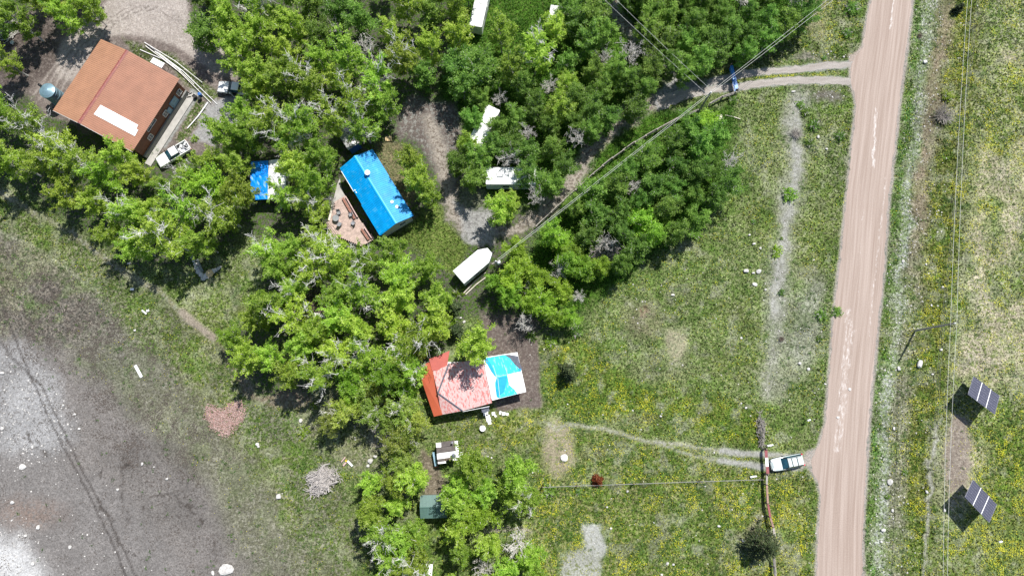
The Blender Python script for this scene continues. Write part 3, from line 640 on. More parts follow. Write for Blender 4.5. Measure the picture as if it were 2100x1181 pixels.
# local +x: from upper right (205,80) to lower left (110,228); +y points to the side of the door wall
yw = hw - .45
ry_ = -.2 * hw
MB().box((0, yw + .14, .45), (2 * hl - .9, .28, .9)).build('foundation', M['grey_concrete'], shop)
for (xx, zz, ww) in ((-5.2, 1.9, .9), (-1.2, 1.9, .9), (3.2, 1.9, .9)): window(shop, xx, yw, zz, ww, 1.0, 'y')
window(shop, 1.6, yw, 3.2, 2.2, .5, 'y')
dm = MB().box((-3.5, yw + .05, 1.5), (1.6, .1, 1.9)).build('door', M['junk_blue'], shop)
MB().box((-2.9, yw + .13, 1.5), (.06, .08, .2)).build('handle', M['black'], dm)
MB().box((-2.0, yw + .05, 1.5), (.8, .1, 1.2)).build('shutter', M['junk_blue'], shop)
sk = MB()
def roofz(y): return 5.6 + (4.2 - 5.6) * (y - ry_) / (hw - ry_)
def shop_local(px, py):
    for _ in range(3): pass
    ca, sa = math.cos(shop.rotation_euler[2]), math.sin(shop.rotation_euler[2])
    z = 4.9
    for _ in range(4):
        x, y = W2(px, py, z); dx, dy = x - shop.location[0], y - shop.location[1]
        lx, ly = dx * ca + dy * sa, -dx * sa + dy * ca; z = roofz(ly)
    return lx, ly
pts = [shop_local(*p) for p in ((207, 216), (284, 257), (280, 265), (284, 267), (277, 280), (193, 235))]
sk.v = []; n = len(pts)
sk.add([(x, y, roofz(y) + .05) for x, y in pts] + [(x, y, roofz(y) + .09) for x, y in pts], [tuple(range(n - 1, -1, -1)), tuple(range(n, 2 * n))] + [(i, (i + 1) % n, n + (i + 1) % n, n + i) for i in range(n)])
sk.build('skylight', M['white_white'], shop)
MB().box((hl + .03, 0, 4.1), (.05, 2 * hw, .18)).build('fascia', M['white_metal'], shop) if False else None
for s in (-1, 1):
    mb = MB(); y1 = s * hw
    mb.hexa([(hl + .005, ry_, 5.36), (hl + .055, ry_, 5.36), (hl + .055, y1, 3.96), (hl + .005, y1, 3.96), (hl + .005, ry_, 5.56), (hl + .055, ry_, 5.56), (hl + .055, y1, 4.16), (hl + .005, y1, 4.16)])
    mb.build('fascia', M['white_metal'], shop)
mb = MB().box((.3, hw + .45, .05), (2 * hl + .2, 1.1, .1)); t = mb.build('walkway', M['concrete'], loc=(shop.location[0], shop.location[1], 0), rz=shop.rotation_euler[2]); tag(t, kind='structure')
# lean-to panel
x, y, _ = W(323, 129, 1.6); tk = thing('lean_to', 'small lean-to with a white metal roof beside the long pipes', 'shelter', (x, y, 0), math.radians(-28))
MB().box((0, 0, 1.6), (2.2, .9, .05)).build('roof', M['white_metal'], tk)
for sx2 in (-1, 1):
    for sy2 in (-.35, .35): MB().box((sx2, sy2, .78), (.08, .08, 1.56)).build('post', M['grey_wood'], tk)
# grain tank
x, y, _ = W(126, 206); tk = thing('storage_tank', 'round galvanised tank with a dark lid pipe at the corner of the workshop', 'tank', (x, y, 0))
MB().lathe([(1.15, 0), (1.15, 3.4)], n=28).build('shell', M['galv'], tk, smooth=False)
for k in range(4): MB().lathe([(1.155, .5 + k * .8), (1.19, .53 + k * .8), (1.155, .56 + k * .8)], n=28).build('hoop', M['galv'], tk)
MB().lathe([(1.22, 3.38), (1.22, 3.43), (.9, 3.6), (.3, 3.8), (.22, 3.82)], n=28).build('lid', M['galv'], tk)
MB().lathe([(.2, 3.3), (.2, 3.95), (.14, 3.97), (.12, 3.8)], (-1.05, .75, 0), n=12).build('pipe', M['black'], tk)

# blue house
bh, hl, hw = gable('blue_roof_house', 'long house with a bright blue ribbed metal roof and cream walls beside the deck', [(697, 346), (780, 482), (849, 444), (764, 306)], 3.0, 4.2, M['cream_wall'], M['blue_roof'], .35, .32, M['blue_trim'], cat='house', ridge_w=.22)
for xx in (-4, 0, 3.5): window(bh, xx, -(hw - .35), 1.6, 1.2, 1.0, 'y')
window(bh, hl - .35, 0.9, 1.6, 1.1, 1.0, 'x')
mb = MB(); mb.lathe([(.18, 0), (.18, .55), (.42, .6), (.42, .72), (.1, .85)], (-2.7, .35, 4.05), n=12); mb.build('chimney', M['white_metal'], bh)
for (xx, yy) in ((3.9, 1.45), (2.9, 1.2)):
    MB().lathe([(.07, -.02), (.16, .12), (.26, .16), (.22, .2)], (xx, yy, 4.2 - 1.2 * yy / hw), n=12).build('vent', M['white_metal'], bh)
# raised lip over the porch, a shallow second sheet standing on the eave
mb = MB(); ribbed(mb, (.6, -1.35, 4.2 - 1.2 * 1.35 / hw + .09), (1, 0, 0), hl - .7, (0, -(hw - 1.2), -1.2 * (hw - 1.2) / hw), (hw - 1.2) * 1.06, .32); mb.build('porch_roof', M['blue_roof'], bh)
MB().box((-3.8, -hw - .03, 3.02), (3.8, .08, .1)).build('gutter', M['frame'], bh)
for x_ in (-1.9, -1.5): MB().box((x_, -hw + .25, 3.2), (.2, .14, .06)).build('vent', M['white_metal'], bh)

# deck
t = thing('timber_deck', 'low reddish timber deck along the blue-roofed house', 'deck', (*W2(708, 445), 0))
zt = .55; ox, oy = W2(708, 445)
dk = [W2(*p, zt) for p in ((682, 417), (674, 453), (700, 488), (742, 505), (768, 490), (733, 443), (708, 401))]
dk = [(a - ox, b - oy) for a, b in dk]
# boards clipped to the outline along the house axis
ang = bh.rotation_euler[2]; ca, sa = math.cos(ang), math.sin(ang)
loc_ = [(a * ca + b * sa, -a * sa + b * ca) for a, b in dk]
def span(poly, v):
    xs = []
    for i in range(len(poly)):
        (x1, y1), (x2, y2) = poly[i], poly[(i + 1) % len(poly)]
        if (y1 > v) != (y2 > v): xs.append(x1 + (x2 - x1) * (v - y1) / (y2 - y1))
    return (min(xs), max(xs)) if len(xs) >= 2 else None
mb = MB(); v = min(p[1] for p in loc_) + .1
while v < max(p[1] for p in loc_):
    s = span(loc_, v)
    if s and s[1] - s[0] > .2:
        cxm = (s[0] + s[1]) / 2; mb.box((cxm * ca - v * sa, cxm * sa + v * ca, zt - .02 + rnd.uniform(-.008, .008)), (s[1] - s[0], .185, .05), ang)
    v += .2
mb.build('boards', M['deck'], t)
MB().prism([(p[0] * .97, p[1] * .97) for p in dk], .02, zt - .06).build('frame', M['dark_bark'], t)
def seg_box(mb, p, q_, z0, w_, h_):
    d = (q_[0] - p[0], q_[1] - p[1]); mb.box(((p[0] + q_[0]) / 2, (p[1] + q_[1]) / 2, z0), (math.hypot(*d), w_, h_), math.atan2(d[1], d[0]))
for k in range(3):
    mb = MB(); a = W2(674 - 1 - 3 * k, 455 + 1 * k, .4 - .13 * k); b = W2(699 - 3 * k, 489 + 2 * k, .4 - .13 * k)
    seg_box(mb, (a[0] - ox, a[1] - oy), (b[0] - ox, b[1] - oy), .42 - .14 * k, .3, .08); mb.build('step', M['deck'], t)
for (a, b) in (((709, 403), (733, 445)), ((747, 466), (762, 488))):
    a = W2(*a, 1.0); b = W2(*b, 1.0); a = (a[0] - ox, a[1] - oy); b = (b[0] - ox, b[1] - oy)
    mb = MB(); seg_box(mb, a, b, 1.0, .14, .9 * .1); seg_box(mb, a, b, .78, .05, .12)
    n_ = 4
    for k in range(n_ + 1): mb.box((a[0] + (b[0] - a[0]) * k / n_, a[1] + (b[1] - a[1]) * k / n_, .75), (.09, .09, .5))
    mb.build('railing', M['pinkw'], t)
    mb = MB(); off = (-.45 * math.sin(ang + math.pi), .45 * math.cos(ang + math.pi))
    a2 = (a[0] - abs(off[0]) * 1.2, a[1] - abs(off[1])); b2 = (b[0] - abs(off[0]) * 1.2, b[1] - abs(off[1]))
    seg_box(mb, a2, b2, .92, .34, .06); seg_box(mb, a2, b2, .75, .3, .3); mb.build('bench', M['redwood'], t)
a = W2(683, 417, .6); b = W2(675, 452, .6); mb = MB(); seg_box(mb, (a[0] - ox, a[1] - oy), (b[0] - ox, b[1] - oy), .62, .3, .12); mb.build('edge_board', M['pale_wood'], t)
pad = [W2(*p, .1) for p in ((692, 377), (682, 417), (708, 401), (700, 384), (697, 366))]
tag(MB().prism(pad, .0, .12).build('concrete_pad', M['concrete']), kind='structure')
def patio_chair(px, py, rz, label):
    c = thing('patio_chair', label, 'chair', W(px, py, zt + .03) if False else (*W2(px, py, zt + .3), zt + .01), rz, 'patio chairs on the deck')
    MB().box((0, 0, .42), (.55, .55, .05), ch=.02).build('seat', M['grey_metal'], c)
    MB().hexa([(-.27, .25, .44), (.27, .25, .44), (.27, .30, .44), (-.27, .30, .44), (-.27, .4, .95), (.27, .4, .95), (.27, .45, .95), (-.27, .45, .95)]).build('backrest', M['grey_metal'], c)
    for s in (-1, 1):
        MB().box((s * .29, .02, .62), (.05, .55, .03)).build('armrest', M['tarp_dark'], c)
        for u_ in (-1, 1): MB().box((s * .25, u_ * .24, .2), (.035, .035, .4)).build('leg', M['tarp_dark'], c)
patio_chair(695, 437, .3, 'grey patio chair nearest the upper left edge of the deck')
patio_chair(697, 460, 2.6, 'grey patio chair near the deck steps, below the round table')
patio_chair(719, 441, -1.2, 'grey patio chair in front of the upper deck bench')
patio_chair(724, 458, -2.2, 'grey patio chair nearest the bottom right of the deck, pulled out')
c = thing('patio_table', 'small round grey table between the patio chairs on the deck', 'table', (*W2(689, 448, zt + .5), zt + .01))
MB().lathe([(.5, .66), (.52, .68), (.5, .7)], n=20).build('tabletop', M['grey_metal'], c)
MB().lathe([(.3, 0), (.3, .03), (.04, .05), (.04, .66)], n=12).build('pedestal', M['tarp_dark'], c)

# small blue and white cabin
cb, hl, hw = gable('cabin', 'small cabin with a half blue, half white roof under the trees', [(551, 328), (549, 411), (585, 408), (588, 330)], 2.5, 2.9, M['shed_wall'], M['white_metal'], .25, .25, cat='cabin')
MB().box((0, hw + .02, 2.5), (.01, .01, .01)).build('gutter', M['frame'], cb) if False else None
q_ = [(514, 331), (513, 409), (549, 410), (551, 330)]; c_, an_, L2_, W2_ = fit(q_, 2.6)
t = thing('lean_to', 'open lean-to under a bright blue tarpaulin beside the white roofed cabin', 'shelter', (*c_, 0), an_)
mb = MB(); nx_, ny_ = 14, 8; vs = []
for i in range(nx_ + 1):
    for j in range(ny_ + 1):
        vs.append((-L2_ / 2 + L2_ * i / nx_, -W2_ / 2 + W2_ * j / ny_, 2.55 + .06 * math.sin(i * 1.3) * math.cos(j * 1.7) + rnd.uniform(-.04, .04) + .02 * j))
idx_ = lambda i, j: i * (ny_ + 1) + j
mb.add(vs + [(a, b, z - .03) for a, b, z in vs], [(idx_(i, j), idx_(i + 1, j), idx_(i + 1, j + 1), idx_(i, j + 1)) for i in range(nx_) for j in range(ny_)])
M['tarp_blue'] = mat('tarp_blue', (.0, .2, .72), .35, var=.15, scale=2)
mb.build('tarpaulin', M['tarp_blue'], t)
for a in (-1, 1):
    for b in (-1, 1): MB().box((a * (L2_ / 2 - .1), b * (W2_ / 2 - .1), 1.22), (.1, .1, 2.44)).build('post', M['dark_bark'], t)
# small metal roofed cabin behind the blue house
t, hl, hw = gable('shed', 'small shed with dull streaked metal roof and dark blue wall above the blue-roofed house', [(692, 274), (714, 308), (740, 293), (717, 258)], 2.4, 2.6, M['blue_wall'], M['cabin_roof'], .2, .3, cat='shed')
# green shed
t, hl, hw = gable('garden_shed', 'small shed with a grey-green ribbed roof wedged between trees', [(862, 1063), (917, 1061), (916, 1014), (862, 1015)], 2.3, 2.9, M['shed_wall'], M['green_roof'], .2, .2, M['green_roof'], cat='shed', ridge_w=.12)
window(t, 0, -(hw - .2), 1.3, .8, .6, 'y')
MB().box((-hl + .18, 0, 1.0), (.06, .8, 1.9)).build('door', M['dark_bark'], t)
# pale roof cut by the lower frame edge
t = thing('lean_to', 'narrow pale grey roof poking out at the bottom edge of the photo', 'shelter', (*W2(879, 1176, 2.2), 0), math.radians(86))
MB().box((0, 0, 2.2), (2.6, .95, .06)).build('roof', M['white_metal'], t)
for a in (-1.2, 1.2):
    for b in (-.4, .4): MB().box((a, b, 1.08), (.08, .08, 2.16)).build('post', M['grey_wood'], t)
# little roof under the yellow trees
t = thing('lean_to', 'little pale ribbed metal roof half hidden by trees left of the red cabin', 'shelter', (*W2(812, 838, 2.0), 0), math.radians(-8))
mb = MB(); ribbed(mb, (-.7, -.9, 1.9), (1, 0, 0), 1.4, (0, 1.9, .25), 1.9, .22); mb.build('roof', M['white_metal'], t)
MB().box((0, 0, .95), (1.2, 1.5, 1.85)).build('wall', M['dark_bark'], t)
t = MB().box((0, 0, .12), (.25, 1.6, .08)).build('plank', M['white_white'], loc=(*W2(849, 806), 0), rz=.2); tag(t, 'white plank lying against the left side of the red cabin', 'plank')

# red roofed cabin
cab = thing('red_cabin', 'cabin with an orange-red metal roof strip and faded pink shingle roof', 'cabin', (*W2(930, 795), 0), math.radians(11.0))
def loc_of(o, px, py, z):
    x, y = W2(px, py, z); dx, dy = x - o.location[0], y - o.location[1]; a = o.rotation_euler[2]
    return (dx * math.cos(a) + dy * math.sin(a), -dx * math.sin(a) + dy * math.cos(a), z)
M['pink_shingle'] = mat('pink_shingle', (.50, .35, .34), .85, var=.12, scale=1.1, col2=(.46, .15, .14), c2f=.42, stretch=(3.2, 1.0, 1))
def roofpanel(o, name, pts, m, th=.1):
    mb = MB(); P3 = [loc_of(o, *p) for p in pts]; n = len(P3)
    ar = sum(P3[i][0] * P3[(i + 1) % n][1] - P3[(i + 1) % n][0] * P3[i][1] for i in range(n))
    if ar < 0: P3 = P3[::-1]
    mb.add([(x, y, z - th) for x, y, z in P3] + P3, [tuple(range(n - 1, -1, -1)), tuple(range(n, 2 * n))] + [(i, (i + 1) % n, n + (i + 1) % n, n + i) for i in range(n)])
    return mb.build(name, m, o)
def lerp3(a, b, t): return tuple(a[i] * (1 - t) + b[i] * t for i in range(3))
cr_ = (898, 806, 3.75)
roofpanel(cab, 'roof', [(855, 752, 2.5), (893, 738, 3.0), (887, 758, 3.0), (896, 800, 3.0), (907, 850, 3.0), (890, 854, 2.5)], M['red_roof'])
roofpanel(cab, 'roof', [(880, 736, 3.02), (922, 719, 3.02), (916, 756, 3.05), (886, 760, 3.05)], mat('red_roof_dull', A(214, 104, 92), .6, var=.1, scale=1))
roofpanel(cab, 'shingle_roof', [(887, 759, 2.9), (912, 752, 3.1), (921, 745, 3.15), cr_], M['pink_shingle'])
roofpanel(cab, 'shingle_roof', [(887.3, 759.2, 2.88), cr_, (905, 850, 2.72)], M['pink_shingle'])
roofpanel(cab, 'shingle_roof', [cr_, (948, 842, 2.9), (905.2, 850.2, 2.72)], M['pink_shingle'])
roofpanel(cab, 'shingle_roof', [(921, 745, 3.15), (990, 736, 3.1), (1009, 826, 2.85), (948, 842.3, 2.9), cr_], M['pink_shingle'])
for a, b in ((cr_, (948, 842, 2.9)), (cr_, (921, 745, 3.15))):
    MB().tube([Vector(loc_of(cab, *a)) + Vector((0, 0, .03)), Vector(loc_of(cab, *b)) + Vector((0, 0, .03))], .11, 6).build('hip_flashing', M['tarp_dark'], cab)
# walls beneath, inset
wl = [loc_of(cab, *p) for p in ((862, 752, 2.3), (890, 742, 2.3), (1000, 742, 2.3), (1006, 822, 2.3), (908, 843, 2.3), (890, 846, 2.3))]
ar = sum(wl[i][0] * wl[(i + 1) % 6][1] - wl[(i + 1) % 6][0] * wl[i][1] for i in range(6)); wl = wl if ar > 0 else wl[::-1]
MB().prism([(p[0], p[1]) for p in wl], 0, 2.38).build('wall', M['frame'], cab)
p = loc_of(cab, 978, 838, 2.5); MB().box((p[0] - .1, p[1], 2.62), (3.9, .06, .16)).build('fascia', M['white_metal'], cab)
p = loc_of(cab, 995, 838, 2.2); MB().box((p[0], p[1] - .1, 2.1), (1.1, .7, .08)).build('porch_roof', M['tarp_dark'], cab)
# extension under a tarpaulin
ext = thing('tarp_shed', 'white roofed extension covered with a blue and cyan tarpaulin, beside the red cabin', 'shed', (*W2(1037, 775), 0), math.radians(11.0))
roofpanel(ext, 'roof', [(990, 733, 2.75), (1061, 722, 2.75), (1079, 803, 2.75), (1009, 821, 2.75)], M['white_white'], .12)
wl = [loc_of(ext, *p) for p in ((999, 741, 2.6), (1057, 732, 2.6), (1072, 799, 2.6), (1013, 812, 2.6))][::-1]
MB().prism([(p[0], p[1]) for p in wl], 0, 2.6).build('wall', M['cream_wall'], ext)
M['tarp_cyan'] = mat('tarp_cyan', (.02, .56, .68), .35, var=.12, scale=1.5, bump=.2, bscale=3, col2=(.2, .72, .76), c2f=.3, stretch=(1.6, .5, 1))
M['tarp_deep'] = mat('tarp_deep', (.0, .30, .66), .35, var=.15, scale=2, bump=.2, bscale=3)
def Zp(pts, z): return [(840 + x / 6.946, 700 + y / 6.946, z) for x, y in pts]
mbp = roofpanel(ext, 'tarpaulin', Zp([(1055, 240), (1340, 190), (1400, 215), (1500, 300), (1560, 400), (1560, 430), (1390, 470), (1420, 620), (1490, 680), (1535, 745), (1270, 810), (1225, 700), (1215, 590), (1240, 510), (1170, 430), (1110, 330)], 2.775), M['tarp_cyan'], .02)
roofpanel(ext, 'tarp_patch', Zp([(1240, 515), (1390, 490), (1385, 580), (1345, 720), (1300, 755), (1280, 805), (1240, 790), (1220, 640)], 2.795), M['tarp_deep'], .015)
roofpanel(ext, 'tarp_patch', Zp([(1050, 240), (1110, 245), (1165, 330), (1220, 470), (1225, 505), (1165, 430), (1110, 330)], 2.795), M['tarp_deep'], .015)
roofpanel(ext, 'tarp_patch', Zp([(1350, 190), (1420, 188), (1545, 210), (1565, 300), (1605, 390), (1580, 400), (1500, 330), (1430, 240)], 2.80), M['tarp_dark'], .015)
roofpanel(ext, 'tarp_patch', Zp([(1550, 380), (1590, 395), (1585, 428), (1555, 425)], 2.803), M['tarp_deep'], .012)
for i, (x1, y1, x2, y2) in enumerate(((1190, 340, 1240, 500), (1255, 515, 1285, 800), (1345, 330, 1400, 480), (1250, 500, 1400, 470))):
    a, b = Zp([(x1, y1), (x2, y2)], 2.81); MB().tube([loc_of(ext, *a), loc_of(ext, *b)], .025, 4).build('rope', M['white_metal'], ext)

# patchwork shack at (915,925)
sh = thing('shack', 'small shack roofed with mismatched white and brown panels and a chimney', 'shack', (*W2(920, 925), 0), math.radians(7))
def Zs(pts, z): return [(860 + x / 5.905, 880 + y / 5.905, z) for x, y in pts]
for i, (pl, m, z) in enumerate((
    ([(200, 165), (262, 160), (265, 215), (205, 222)], 'white_white', 2.35), ([(262, 155), (418, 132), (428, 190), (265, 215)], 'brown_panel', 2.36),
    ([(205, 226), (432, 196), (440, 256), (212, 292)], 'brown_panel', 2.32), ([(425, 140), (462, 138), (480, 270), (445, 276)], 'white_white', 2.40),
    ([(212, 294), (440, 262), (445, 330), (216, 362)], 'white_white', 2.34), ([(218, 364), (300, 350), (305, 385), (224, 396)], 'brown_panel', 2.30),
    ([(445, 280), (520, 276), (530, 335), (450, 345)], 'dirty_white', 2.25), ([(222, 398), (320, 385), (325, 408), (228, 418)], 'white_white', 2.28), ([(390, 345), (460, 335), (462, 372), (410, 378)], 'dirty_white', 2.30))):
    roofpanel(sh, 'roof_panel', Zs(pl, z), M[m], .05)
wl = [loc_of(sh, *p) for p in Zs([(212, 175), (452, 145), (470, 340), (232, 410)], 2.2)][::-1]
MB().prism([(p[0], p[1]) for p in wl], 0, 2.2).build('wall', M['dark_bark'], sh)
p = loc_of(sh, 860 + 400 / 5.905, 880 + 160 / 5.905, 2.9); MB().lathe([(.07, 2.3), (.07, 3.0), (.15, 3.02), (.15, 3.12)], (p[0], p[1], 0), n=10).build('chimney', M['grey_metal'], sh)
p = loc_of(sh, 860 + 415 / 5.905, 880 + 320 / 5.905, 2.5); MB().lathe([(.3, 2.4), (.32, 2.55), (.1, 2.62)], (p[0], p[1], 0), n=12).build('vent', M['tarp_dark'], sh)
t = MB().box((0, 0, .5), (.35, 2.0, .9)).build('cupboard', M['junk_blue'], loc=(*W2(893, 940), 0), rz=.2); tag(t, 'grey-blue upright cupboard leaning on the left side of the patchwork shack', 'cupboard')
t = MB().box((0, 0, .3), (.5, .8, .5), ch=.04).build('crate', M['redwood'], loc=(*W2(895, 952), 0), rz=.1); tag(t, 'reddish crate below the shack, at its lower left corner', 'crate')

# ------------------------------------------------------------------ trailers
def trailer(name, label, q_, zt_, m, pointed=0.0, extras=(), sidem=None):
    c, ang, L_, Wd = fit(q_, zt_); t = thing(name, label, 'trailer', (c[0], c[1], 0), ang); hl, hw = L_ / 2, Wd / 2
    def ring(z, ins):
        a, b = hl - ins, hw - ins
        pts = [(-a, -b), (a - pointed, -b), (a, -b * .42 if pointed else -b + .15), (a, b * .42 if pointed else b - .15), (a - pointed, b), (-a, b)]
        if not pointed: pts = [(-a, -b + .15), (-a + .15, -b), (a - .15, -b), (a, -b + .15), (a, b - .15), (a - .15, b), (-a + .15, b), (-a, b - .15)]
        return [(x, y, z) for x, y in pts]
    MB().loft([ring(.5, .03), ring(zt_ - .14, .02)]).build('body', sidem or m, t)
    MB().loft([ring(zt_ - .138, 0.0), ring(zt_ - .05, 0), ring(zt_, .12)]).build('roof', m, t)
    mb = MB(); mb.box((-.1 * L_, -hw - .012, zt_ * .62), (1.0, .03, .55)); mb.build('window', M['glass'], t)
    mb = MB(); mb.box((.2 * L_, hw + .012, zt_ * .62), (1.2, .03, .55)); mb.build('window', M['glass'], t)
    MB().box((.12 * L_, -hw - .015, 1.3), (.65, .035, 1.55)).build('door', M['dirty_white'], t)
    for sy_ in (-1, 1):
        for dx in (-.45, .45):
            w_ = MB(); w_.tube([(dx - .05 * L_, sy_ * (hw - .28), .34), (dx - .05 * L_, sy_ * (hw - .02), .34)], .34, 14); w_.build('wheel', M['rubber'], t)
    MB().box((hl + .55, 0, .5), (1.3, .1, .1)).build('hitch', M['black'], t)
    mb = MB()
    for k in range(1, 7): mb.box((-hl + L_ * k / 7 - (pointed * .2), 0, zt_ + .004), (.05, Wd - .5, .02))
    mb.build('roof_seams', M['dirty_white'], t)
    for k, (ex, ey, sx_, sy_, sz) in enumerate(extras):
        MB().box((ex * L_, ey * Wd, zt_ + sz / 2 - .01), (sx_, sy_, sz), ch=.04).build('roof_vent', M['white_metal'], t)
    return t
M['trail_roof'] = mat('trail_roof', (.8, .82, .82), .4, var=.03, scale=.4, col2=(.55, .66, .74), c2f=.06)
trailer('cargo_trailer', 'white trailer with a pointed front parked beside the transformer pole', [(929, 556), (992, 501), (1017, 527), (951, 581)], 2.8, M['trail_roof'], 1.3, sidem=M['trailer_side'])
trailer('motorhome', 'white camper with a square roof vent standing level, its right end under trees', [(996, 378), (1100, 378), (1100, 343), (996, 343)], 3.0, M['white_white'], 0, ((-.22, .05, .95, .6, .25), (.12, 0, .5, .5, .12), (.33, .1, .4, .4, .12)), sidem=M['trailer_side'])
trailer('camper_trailer', 'dull white camper parked at a slant between trees, above the square vented one', [(957, 293), (999, 213), (1026, 227), (984, 306)], 2.9, M['dirty_white'], 0, ((.1, 0, .5, .5, .15),))
trailer('camper_trailer', 'white camper half hidden by trees at the top edge of the photo', [(962, 52), (980, -30), (1006, -26), (988, 56)], 2.9, M['dirty_white'], 0, ((.1, 0, .5, .5, .15),))
trailer('camper_trailer', 'small grey camper deep among trees right of the top edge camper', [(1120, 55), (1130, 10), (1150, 12), (1140, 58)], 2.5, M['dirty_white'], 0)
t = thing('pallet', 'pale wooden pallet lying above the blue-roofed house', 'pallet', (*W2(797, 285), 0), math.radians(8))
for k in range(5): MB().box((-.44 + k * .22, 0, .14), (.16, .8, .03)).build('slat', M['tan'], t)
for k in (-.35, 0, .35): MB().box((0, k, .06), (1.0, .08, .11)).build('bearer', M['tan'], t)

# ------------------------------------------------------------------ vehicles
def wheel(par, x, y, r, w_, s):
    t = MB(); t.lathe([(r * .6, -w_ / 2), (r, -w_ / 2 + .03), (r, w_ / 2 - .03), (r * .6, w_ / 2)], n=18)
    t.v = [(a + x, c * s + y, b + r) for a, b, c in t.v]; o = t.build('wheel', M['rubber'], par)
    t = MB(); t.lathe([(.03, .0), (r * .6, .0), (r * .6, .04), (.03, .05)], n=12); t.v = [(a + x, (c + w_ / 2 - .04) * s + y, b + r) for a, b, c in t.v]; t.build('rim', M['grey_metal'], o)
def body_loft(st):
    """st: (x, half width, z bottom, z side, z top centre, top half width)"""
    return [[(x, -w_ * .92, zb), (x, w_ * .92, zb), (x, w_, zb + .2), (x, w_, zs - .08), (x, w_ * .96, zs), (x, tw, zt_ - .02), (x, 0, zt_), (x, -tw, zt_ - .02), (x, -w_ * .96, zs), (x, -w_, zs - .08), (x, -w_, zb + .2)] for x, w_, zb, zs, zt_, tw in st]
def slab(mb, p, th=.02):
    a, b, c, d = [Vector(v) for v in p]; n = (b - a).cross(d - a).normalized() * th
    mb.hexa([a, b, c, d, a + n, b + n, c + n, d + n])
def wagon():
    f = W2(1577, 951); r_ = W2(1643, 938); c = W2(1610, 947)
    t = thing('parked_car', 'pale silver-green estate car with roof rails parked by the red and white barrier', 'car', (*c, 0), math.atan2(f[1] - r_[1], f[0] - r_[0]))
    MB().loft(body_loft([(-2.38, .74, .38, .85, .86, .5), (-2.3, .86, .3, .95, .98, .7), (-1.5, .91, .25, 1.0, 1.03, .7), (0, .92, .25, 1.0, 1.04, .72), (.75, .92, .25, .99, 1.05, .72), (1.5, .91, .26, .93, 1.0, .7), (2.1, .86, .3, .82, .88, .62), (2.35, .72, .36, .66, .7, .5), (2.42, .55, .4, .58, .6, .4)])).build('body', M['car_paint'], t, smooth=False)
    # greenhouse: dark solid with roof skin and panes
    g = MB(); g.loft([[(-2.18, -.83, .98), (.95, -.83, .98), (.95, .83, .98), (-2.18, .83, .98)], [(-1.98, -.64, 1.52), (.12, -.64, 1.55), (.12, .64, 1.55), (-1.98, .64, 1.52)]]); g.build('cabin', M['black'], t)
    MB().loft([[(-2.06, -.66, 1.5), (.14, -.66, 1.535), (.14, .66, 1.535), (-2.06, .66, 1.5)], [(-2.0, -.63, 1.545), (-.9, -.63, 1.58), (.08, -.6, 1.575), (.08, .6, 1.575)] and [(-2.0, -.6, 1.555), (.06, -.6, 1.59), (.06, .6, 1.59), (-2.0, .6, 1.555)]]).build('roof', M['car_paint'], t)
    wsd = MB(); slab(wsd, [(.9, -.76, 1.03), (.9, .76, 1.03), (.18, .6, 1.52), (.18, -.6, 1.52)], .02); wsd.build('windscreen', M['glass_car'], t)
    b = MB(); slab(b, [(-2.16, .72, 1.05), (-2.16, -.72, 1.05), (-2.02, -.58, 1.46), (-2.02, .58, 1.46)], .02); b.build('rear_window', M['glass_car'], t)
    for s in (-1, 1):
        for (xa, xb) in ((-1.95, -1.35), (-1.28, -.45), (-.38, .5)):
            p = [(xa, s * .832, 1.06), (xb, s * .832, 1.06), (min(xb, .1), s * .672, 1.48), (xa + .03, s * .672, 1.48)]
            b = MB(); slab(b, p if s < 0 else p[::-1], .015); b.build('side_window', M['glass_car'], t)
        MB().tube([(-1.9, s * .6, 1.63), (-.9, s * .62, 1.66), (.0, s * .6, 1.64)], .025, 5).build('roof_rail', M['black'], t)
        MB().box((.6, s * 1.0, 1.05), (.16, .22, .14), ch=.03).build('mirror', M['black'], t)
        MB().box((2.14, s * .62, .82), (.3, .3, .1), ch=.03).build('headlight', M['white_metal'], t)
        MB().box((-2.3, s * .76, .92), (.2, .2, .22), ch=.03).build('tail_light', M['red_light'], t)
        for x_ in (-1.35, 1.42): wheel(t, x_, s * .82, .34, .22, s)
        MB().hexa([(-2.0, s * .925 - .01, .28), (2.0, s * .925 - .01, .28), (2.0, s * .925 + .01, .28), (-2.0, s * .925 + .01, .28), (-2.1, s * .925 - .01, .62), (2.1, s * .925 - .01, .62), (2.1, s * .925 + .01, .62), (-2.1, s * .925 + .01, .62)]).build('side_cladding', M['rubber'], t)
    for x_ in (-.45, -1.25): MB().box((x_, 0, 1.655), (.06, 1.2, .03)).build('cross_bar', M['black'], t)
    MB().box((2.4, 0, .46), (.14, 1.5, .2), ch=.04).build('bumper', M['rubber'], t)
    MB().box((-2.4, 0, .5), (.14, 1.5, .24), ch=.04).build('bumper', M['rubber'], t)
    return t
wagon()
